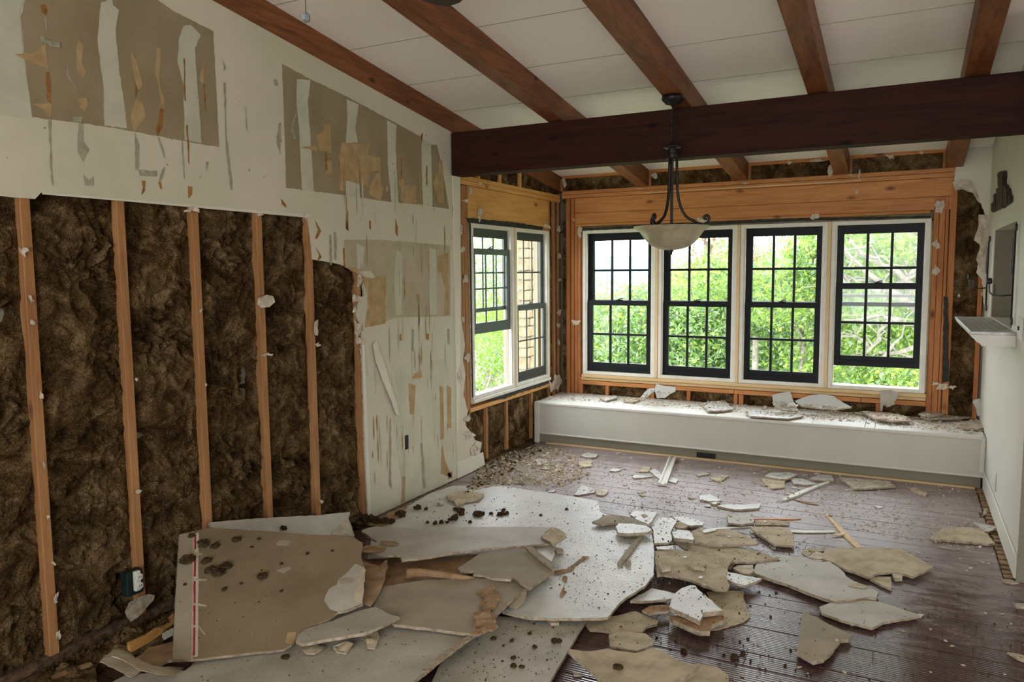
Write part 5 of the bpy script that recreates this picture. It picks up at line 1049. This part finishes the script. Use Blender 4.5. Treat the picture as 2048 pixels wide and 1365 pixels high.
# chips one by one, by zone
def chips(poly, n_, s0, s1, mats, name, lab, cat, group, flat=.22):
    for p in scatter(poly, n_):
        mb = MB(); s = U(s0, s1); flake(mb, p, s, flat, random.choice([5, 6, 7]), .12)
        mb.build(name, M[random.choice(mats)], None, label=lab, cat=cat, group=group)
far_floor = [(985, 920), (1080, 900), (1300, 905), (1640, 940), (1900, 985), (1880, 1010), (1500, 1000), (1300, 1040), (1200, 1000), (1000, 968)]
chips(far_floor, 90, .010, .035, ['pale', 'crumple', 'tan', 'gyps', 'crumple'], 'drywall_chip', 'small pale chip strewn on the far floor in front of the window seat', 'chip', 'small chips on the far floor', .2)
seat_top = [(1090, 790), (1300, 795), (1700, 832), (1965, 862), (1960, 845), (1800, 825), (1560, 808), (1300, 782), (1130, 775)]
chips(seat_top, 72, .015, .05, ['pale', 'crumple', 'gyps', 'crumple', 'tan'], 'drywall_chip', 'small plaster flake lying on top of the window seat', 'chip', 'flakes on the window seat', .16)
chips([(955, 950), (985, 925), (1060, 890), (1110, 900), (1120, 950), (1010, 975), (935, 985)], 30, .012, .034, ['crumple', 'tan', 'crumple', 'ins'], 'drywall_chip', 'broken flake in the rubble drift along the foot of the left wall', 'chip', 'flakes by the left wall', .25)
chips([(1310, 1060), (1500, 1010), (1600, 1040), (1560, 1100), (1400, 1190), (1310, 1160)], 28, .008, .024, ['pale', 'tan', 'crumple'], 'drywall_chip', 'small chip among the broken slabs right of the broad sheet', 'chip', 'chips among the slabs')
chips([(1500, 1180), (2040, 1180), (2040, 1360), (1400, 1360)], 24, .006, .014, ['crumple', 'tan', 'gyps'], 'drywall_chip', 'tiny pale chip on the shiny dark floor at lower right', 'chip', 'tiny chips lower right')
chips([(1600, 1000), (1960, 1010), (1990, 1160), (1700, 1080)], 16, .006, .018, ['crumple', 'tan', 'pale'], 'drywall_chip', 'small chip on the dusty floor near the right wall', 'chip', 'chips near the right wall')
# rock wool clumps
def clump(mb, p, s, seed=None, sub=2):
    bm2 = bmesh.new(); bmesh.ops.create_icosphere(bm2, subdivisions=sub, radius=1); sd_ = V((U(0, 99), U(0, 99), 0)); ax = U(.6, 1.2)
    for q in bm2.verts:
        d = 1 + .5 * noise.noise(q.co * 1.6 + sd_) + .35 * noise.noise(q.co * 4 + sd_)
        q.co = V((q.co.x * s * d * ax, q.co.y * s * d, max(-.35, q.co.z * .7) * s * d)) + p + V((0, 0, s * .33))
    mb.bm(bm2)
CL = [('C', 350, 465, .032), ('C', 430, 480, .026), ('C', 568, 435, .024), ('C', 375, 575, .027), ('C', 245, 575, .04), ('C', 400, 640, .034), ('C', 450, 655, .032), ('C', 500, 615, .03), ('C', 740, 680, .028), ('C', 488, 762, .016), ('C', 600, 720, .009), ('C', 1035, 525, .012), ('C', 1200, 505, .01),
      ('C', 718, 426, .01), ('C', 670, 480, .009), ('C', 865, 770, .01), ('C', 880, 360, .022), ('C', 865, 590, .01), ('C', 230, 728, .01), ('C', 275, 410, .02), ('C', 890, 1210, .018), ('C', 345, 345, .02)]
CLL = ['round clump on the taped board, first right of the tape near the top', 'clump on the taped board, second right of the tape near the top', 'lone fluffy clump on the taped board, upper middle', 'clump right of the red tape, just above the long matted heap', 'big clump left of the red tape on the lighter strip', 'left part of the long matted heap on the taped board', 'middle part of the long matted heap on the taped board', 'right part of the long matted heap on the taped board', 'egg-shaped clump in the middle of the taped board', 'clump with a white splinter left of the board middle']
for c_i, (c_, x, y_, s) in enumerate(CL):
    p, _n = lookat(*px(c_, [(x, y_)])[0]); mb = MB(); clump(mb, p, s * .8, sub=3)
    mb.build('insulation_clump', M['crumb'], None, smooth=False, label=CLL[c_i] if c_i < len(CLL) else 'tiny dark insulation crumb lying on or just below the taped board', cat='insulation', group='clumps on the taped board')
CL2 = [(730, 245, .03), (735, 265, .026), (690, 295, .034), (840, 270, .036), (870, 262, .02), (560, 325, .02), (600, 320, .022), (510, 318, .014), (445, 225, .03), (335, 275, .04), (1010, 240, .022), (990, 268, .024), (1030, 262, .02), (700, 235, .02), (930, 260, .015), (790, 315, .014), (1425, 232, .014), (655, 300, .016), (1255, 270, .012), (500, 230, .018), (640, 318, .014)]
for x, y_, s in CL2:
    p, _n = lookat(*px('D', [(x, y_)])[0]); mb = MB(); clump(mb, p, s * .9, sub=2)
    mb.build('insulation_clump', M['crumb'], None, label='brown insulation clump strewn across the far half of the broad pale sheet', cat='insulation', group='clumps on the broad sheet')
CL3 = [(100, 310, .05), (140, 310, .05), (180, 315, .035), (230, 315, .035), (270, 318, .03), (75, 300, .06), (50, 350, .05), (110, 335, .035)]
for x, y_, s in CL3:
    p, _n = lookat(*px('D', [(x, y_)])[0]); mb = MB(); clump(mb, p, s * .8, sub=3)
    mb.build('insulation_clump', M['crumb'], None, label='insulation clump heaped at the foot of the left wall beyond the taped board', cat='insulation', group='clumps at the wall foot')
CL4 = [('D', 945, 1085, .016), ('D', 1065, 1098, .014), ('D', 1345, 1105, .022), ('D', 1375, 1100, .018), ('D', 1215, 1140, .014), ('D', 1075, 1210, .014), ('D', 1075, 1265, .016), ('D', 1130, 1270, .014), ('D', 1010, 1130, .009), ('D', 1210, 985, .007), ('D', 1180, 1050, .012)]
for c_, x, y_, s in CL4:
    p, _n = lookat(*px(c_, [(x, y_)])[0]); mb = MB(); clump(mb, p, s * .8)
    mb.build('insulation_clump', M['crumb'], None, label='small insulation clump on the straight-edged sheet at bottom centre', cat='insulation', group='clumps bottom centre')
CL5 = [(1000, 1140, .016), (1370, 1180, .018), (1390, 1185, .014), (1480, 1045, .008), (1445, 1150, .012), (1300, 1165, .008), (1500, 1210, .009), (900, 1120, .006), (1610, 1275, .008), (1760, 1245, .009), (1690, 700, .009), (1800, 1130, .008), (1650, 880, .01), (510, 1265, .02)]
for x, y_, s in CL5:
    p, _n = lookat(*px('E', [(x, y_)])[0]); mb = MB(); clump(mb, p, s * .85)
    mb.build('insulation_clump', M['crumb'], None, label='small dark crumb of insulation in the front centre, right of the curved lip', cat='insulation', group='crumbs front centre')
# countless dust and crumbs
def crumbs(name, lab, poly, n_, s0, s1, mat, flat=.5):
    mb = MB()
    for p in scatter(poly, n_): flake(mb, p, U(s0, s1) * (1 if R() < .8 else 1.8), flat, 5, .6)
    mb.build(name, M[mat], None, label=lab, cat='debris', kind='stuff')
crumbs('crumb_scatter', 'dark crumbs speckled over the broad pale sheet', [(780, 1045), (905, 975), (1190, 1005), (1305, 1065), (1305, 1150), (1230, 1225), (1100, 1200), (1100, 1060)], 620, .0015, .0045, 'crumb')
crumbs('crumb_scatter', 'dark crumbs speckled over the straight-edged bottom centre sheet', [(960, 1240), (1165, 1242), (1090, 1364), (850, 1364)], 200, .0012, .004, 'crumb')
crumbs('crumb_scatter', 'dark crumbs sprinkled on the taped board and bottom left sheet', [(370, 1075), (700, 1080), (760, 1200), (900, 1280), (800, 1364), (380, 1364), (350, 1200)], 210, .001, .003, 'crumb')
crumbs('crumb_scatter', 'dark crumbs on the shiny floor at lower right', [(1330, 1180), (2047, 1180), (2047, 1364), (1440, 1364)], 330, .0015, .004, 'crumb')
crumbs('crumb_scatter', 'dark crumbs between the broken slabs right of centre', [(1310, 1060), (1500, 1030), (1640, 1100), (1500, 1300), (1180, 1290), (1300, 1180)], 380, .0015, .005, 'crumb')
crumbs('plaster_dust', 'pale plaster crumbs strewn over the far floor', [(960, 970), (1060, 895), (1300, 905), (1700, 950), (1960, 985), (2010, 1120), (1700, 1060), (1500, 1000), (1320, 1060), (1200, 1000)], 3200, .0015, .008, 'crumple', .35)
crumbs('plaster_dust', 'fine pale rubble over the window seat top', [(1085, 800), (1300, 812), (1700, 845), (1970, 872), (1962, 840), (1800, 822), (1500, 800), (1300, 782), (1130, 775)], 2800, .002, .012, 'crumple', .35)
crumbs('plaster_dust', 'brownish rubble drift at the foot of the left wall by the corner', [(930, 985), (960, 935), (1010, 910), (1075, 890), (1140, 905), (1180, 950), (1120, 975), (1010, 970)], 2400, .003, .012, 'tan', .4)
crumbs('crumb_scatter', 'brown insulation crumbs drifted against the foot of the left wall', [(925, 990), (955, 940), (1000, 912), (1068, 888), (1080, 905), (1020, 945), (960, 975)], 420, .003, .010, 'ins', .6)
crumbs('plaster_dust', 'white crumbs between the broken slabs right of centre', [(1310, 1055), (1560, 1010), (1640, 1090), (1500, 1180), (1320, 1170)], 400, .0015, .006, 'crumple', .4)
crumbs('crumb_scatter', 'dark crumbs heaped along the foot of the stripped wall', [(0, 1360), (130, 1310), (330, 1228), (340, 1250), (210, 1292), (120, 1345)], 600, .003, .012, 'ins', .6)
crumbs('plaster_dust', 'yellowish dust beside the pointed slab near the right wall', [(1842, 1075), (1860, 1050), (1930, 1048), (1960, 1055), (1880, 1070)], 260, .001, .004, 'tan', .3)

# ================================================================== OUTSIDE
MB().box(-60, 60, 7.6, 80, -3.6, -3.5).build('ground_outside', M['soil'], kind='structure')
MB().box(-60, -3.8, -20, 7.6, -3.6, -3.5).build('ground_outside_left', M['soil'], kind='structure')
hv, hf = [], []
for j in range(12):
    for i in range(61):
        x = -160 + i * 5.3; yy = 110 + j * 8; z = -8 + 13 * math.sin(min(1, j / 9) * math.pi / 2) * (1 + .25 * noise.noise(V((x * .02, 0, 3)))) + 1.5 * noise.noise(V((x * .05, j * .3, 0)))
        hv.append((x, yy, z))
for j in range(11):
    for i in range(60): k = j * 61 + i; hf.append((k, k + 1, k + 62, k + 61))
MB().add(hv, hf).build('distant_hills', M['hill'], kind='structure', smooth=True)
NR = np.random.RandomState(5)
def foliage(parent, blobs, leaf=.05, mats=('leaf1', 'leaf2', 'leaf3'), shell=.55):
    """blobs: (centre, radii, number of leaves). Each leaf is a small folded rhombus."""
    V_, F_, Mi = [], [], []
    n0 = 0
    for c, r_, n_ in blobs:
        n_ = int(n_ * 1.75)
        d = NR.normal(size=(n_, 3)); d /= np.linalg.norm(d, axis=1)[:, None]
        rad = shell + (1 - shell) * NR.rand(n_, 1) ** .6
        # twigs: leaves gather in small sprays
        nc = max(4, n_ // 9); cen = d[:nc] * rad[:nc]; idx = NR.randint(0, nc, n_)
        p = (cen[idx] + NR.normal(size=(n_, 3)) * .085) * np.array(r_) + np.array(c)
        u_ = NR.normal(size=(n_, 3)); u_ /= np.linalg.norm(u_, axis=1)[:, None]
        w_ = np.cross(u_, NR.normal(size=(n_, 3))); w_ /= np.linalg.norm(w_, axis=1)[:, None]
        s = leaf * .68 * (0.6 + .8 * NR.rand(n_, 1))
        q = np.stack([p - u_ * s, p + w_ * s * .42, p + u_ * s, p - w_ * s * .42], 1).reshape(-1, 3)
        V_.append(q); b0 = n0 + np.arange(n_) * 4
        F_.append(np.stack([b0, b0 + 1, b0 + 2, b0 + 3], 1)); n0 += 4 * n_
        Mi.append(NR.randint(0, len(mats), n_))
    V_ = np.concatenate(V_); F_ = np.concatenate(F_); Mi = np.concatenate(Mi)
    loc = V(V_.mean(0)); me = bpy.data.meshes.new('foliage'); me.from_pydata((V_ - np.array(loc)).tolist(), [], F_.tolist())
    for m_ in mats: me.materials.append(M[m_])
    me.polygons.foreach_set('material_index', Mi.astype(np.int32)); me.update()
    o = bpy.data.objects.new('foliage', me); COL.objects.link(o); o.parent = parent; o.location = loc - wloc(parent); o['kind'] = 'stuff'
    return o
def wob(a, b_, k=5, amp=.15, seed=0):
    a, b_ = V(a), V(b_); L = (b_ - a).length; out = []
    for i in range(k + 1):
        t = i / k; p = a.lerp(b_, t); w_ = amp * L * math.sin(math.pi * t)
        out.append(p + V((noise.noise(V((t * 3, seed, 0))), noise.noise(V((t * 3, seed, 5))), noise.noise(V((t * 3, seed, 9))))) * w_ * 1.6)
    return out
TR = random.Random(21)
def tree(base, label, blobs, trunk_h, tr=.12, branches=(), leaf=.05, mats=('leaf1', 'leaf2', 'leaf3'), group=None):
    t = empty('tree', base, label=label, cat='tree', group=group)
    b0 = V(base); tp = b0 + V((0, 0, trunk_h))
    MB().tube(wob(b0, tp, 6, .05, base[0]), [tr * (1 - .09 * i) for i in range(7)], 9).build('trunk', M['bark'], t, smooth=True)
    for i, (a, b_, r_) in enumerate(branches):
        pth = wob(a, b_, 7, .12, i * 3.1 + base[0]); MB().tube(pth, [r_ * (1 - .1 * j) for j in range(8)], 7).build('branch', M['bark'], t, smooth=True)
        for k in range(5):    # side twigs
            s_ = pth[TR.randint(2, 6)]; e_ = s_ + V((TR.uniform(-.6, .6), TR.uniform(-.4, .4), TR.uniform(-.3, .7)))
            MB().tube(wob(s_, e_, 4, .2, k + i), [r_ * .35, r_ * .3, r_ * .22, r_ * .15, r_ * .08], 5).build('twig', M['bark'], t)
    foliage(t, blobs, leaf, mats); return t
G = -3.5
def at(u, v, y): return tuple(on_plane(u, v, (0, y, 0), V((0, 1, 0))))
def atx(u, v, x): return tuple(on_plane(u, v, (x, 0, 0), V((1, 0, 0))))
# bushy mass filling the lower halves of the left-hand and middle windows
for i, (u, v, y, rx, rz2, n_) in enumerate(((1200, 705, 13.5, 1.5, 1.25, 8000), (1290, 700, 12.5, 1.3, 1.15, 8000), (1395, 700, 12.5, 1.4, 1.45, 9000), (1480, 680, 12.0, 1.3, 1.45, 9000), (1600, 690, 12.5, 1.5, 1.55, 10000), (1130, 710, 14.5, 1.7, 1.3, 5000))):
    c = at(u, v, y); tree((c[0], c[1], G), 'green bushy tree beyond the back windows, one of a row whose crowns merge', [(c, (rx, 1.0, rz2), n_), ((c[0], c[1], c[2] - 1.6), (rx, 1.0, 1.3), n_ // 3)], c[2] - G, .12, leaf=.06, mats=('leaf1', 'leaf3', 'leaf1', 'leaf3', 'leaf2'), group='merging trees beyond the back windows')
c1 = at(1450, 545, 10.5)
tree((c1[0] + .4, 10.6, G), 'yellow-green tree rising between the second and third back windows', [(at(1450, 530, 10.4), (.42, .4, .4), 1000), (at(1635, 525, 10.6), (.45, .5, .6), 1500), (at(1570, 590, 10.6), (.8, .6, .42), 2200), (at(1400, 570, 10.6), (.5, .4, .32), 900)], 4.2, .08,
     [(at(1620, 760, 10.7), at(1560, 560, 10.5), .035), (at(1560, 640, 10.6), at(1440, 520, 10.5), .025), (at(1600, 700, 10.7), at(1640, 480, 10.6), .03)], .05, ('leaf2', 'leaf1', 'leaf2', 'leaf3'))
sp = empty('hanging_spray', at(1400, 440, 9.6), label='thin reddish-dark leafy spray hanging in the second back window', cat='foliage')
MB().tube(wob(at(1420, 380, 9.6), at(1388, 500, 9.6), 5, .1, 2), [.012, .01, .008, .006, .005, .004], 5).build('twig', M['bark'], sp)
foliage(sp, [(at(1392, 480, 9.6), (.14, .14, .28), 130), (at(1425, 465, 9.6), (.16, .14, .2), 110), (at(1500, 490, 9.6), (.12, .1, .35), 90)], .035, ('leaf4', 'leaf3', 'leaf4'))
# spreading oak behind the right-hand window
oak = [(at(1960, 700, 10.2), at(1690, 505, 9.8), .075), (at(1960, 520, 10.2), at(1760, 580, 9.9), .065), (at(1760, 580, 9.9), at(1660, 560, 9.7), .05), (at(1900, 620, 10.2), at(1700, 480, 9.6), .055), (at(1800, 640, 9.9), at(1690, 640, 9.6), .03), (at(1900, 650, 9.9), at(1760, 720, 9.6), .05),
       (at(1780, 640, 9.8), at(1700, 740, 9.6), .03), (at(1850, 480, 9.9), at(1780, 430, 9.6), .04), (at(1740, 700, 10), at(1620, 620, 9.8), .025), (at(1900, 560, 10.2), at(1820, 500, 10), .03)]
tree((at(2050, 700, 10.5)[0], 10.4, G), 'spreading oak with long grey branches behind the right-hand window', [(at(1690, 500, 10.6), (.7, .6, .55), 1500), (at(1800, 480, 10.6), (.8, .7, .6), 2200), (at(1900, 560, 10.8), (.9, .7, .8), 2600), (at(1760, 620, 10.8), (.9, .6, .7), 2600), (at(1700, 720, 10.9), (.9, .6, .6), 2500), (at(1850, 740, 10.6), (.9, .6, .6), 2400)], 5.2, .2, oak, .055, ('leaf2', 'leaf1', 'leaf3', 'leaf2'))
for i, (u, v, y, rx, rz2, n_) in enumerate(((1760, 760, 15, 2.0, 2.2, 7000), (1900, 640, 15.5, 2.4, 3.0, 7000), (1700, 600, 16, 1.8, 2.4, 6000))):
    c = at(u, v, y); tree((c[0], c[1], G), 'green background tree behind the spreading oak, crowns merging', [(c, (rx, 1.2, rz2), n_)], c[2] - G, .14, leaf=.07, mats=('leaf1', 'leaf2', 'leaf3'), group='trees behind the oak')
# trees seen through the left-hand side windows
for i, (u, v, x, rr2, n_, mt, lab) in enumerate(((975, 740, -6.6, 1.5, 8000, ('leaf5', 'leaf1', 'leaf5'), 'bright green tree low outside the open left window, white dead limb in it'), (985, 560, -9.5, 2.6, 8000, ('leaf3', 'leaf1', 'leaf3'), 'tall grey-green tree farther off outside the left windows'), (1046, 560, -8.5, 1.7, 6000, ('leaf1', 'leaf3', 'leaf2'), 'green tree beside the stone pier outside the left windows'))):
    c = atx(u, v, x); br = [(atx(962, 800, -6.0), atx(1000, 690, -5.9), .03), (atx(955, 780, -6.0), atx(940, 700, -5.9), .022), (atx(980, 760, -6), atx(1010, 735, -5.9), .02)] if i == 0 else ()
    tree((c[0], c[1], G), lab, [(c, (1.3, rr2, rr2 * .85), n_), ((c[0], c[1] , c[2] - rr2), (1.2, rr2, rr2 * .6), n_ // 3)], c[2] - G, .12, br, .055, mt)
# stone pier outside the left window
pier = empty('stone_pier', (-4.3, 8.43, -3.5), label='cream stone pier of the house seen through the second left window', cat='pier')
z = -3.5; k = 0
while z < 3.0:
    hh = TR.uniform(.10, .16)
    sp_ = .24 if k % 2 else .16
    for (a, b_) in ((8.30, 8.30 + sp_ * .8), (8.30 + sp_ * .8, 8.60)):
        MB().box(-4.24 + TR.uniform(-.004, .004), -4.12 + TR.uniform(-.012, .012), a + .004, b_ - .004, z + .004, z + hh - .006, .012).build('stone', M['stone'], pier)
    z += hh; k += 1
MB().box(-4.22, -4.15, 8.32, 8.58, -3.5, 3.0).build('mortar_core', M['bark'], pier)
sh = empty('shutter', (-3.43, 7.3, .3), label='dark grey shutter edge outside the second left window', cat='shutter')
MB().box(-3.45, -3.41, 7.17, 7.42, .3, 2.1, .004).build('shutter_panel', M['black'], sh)
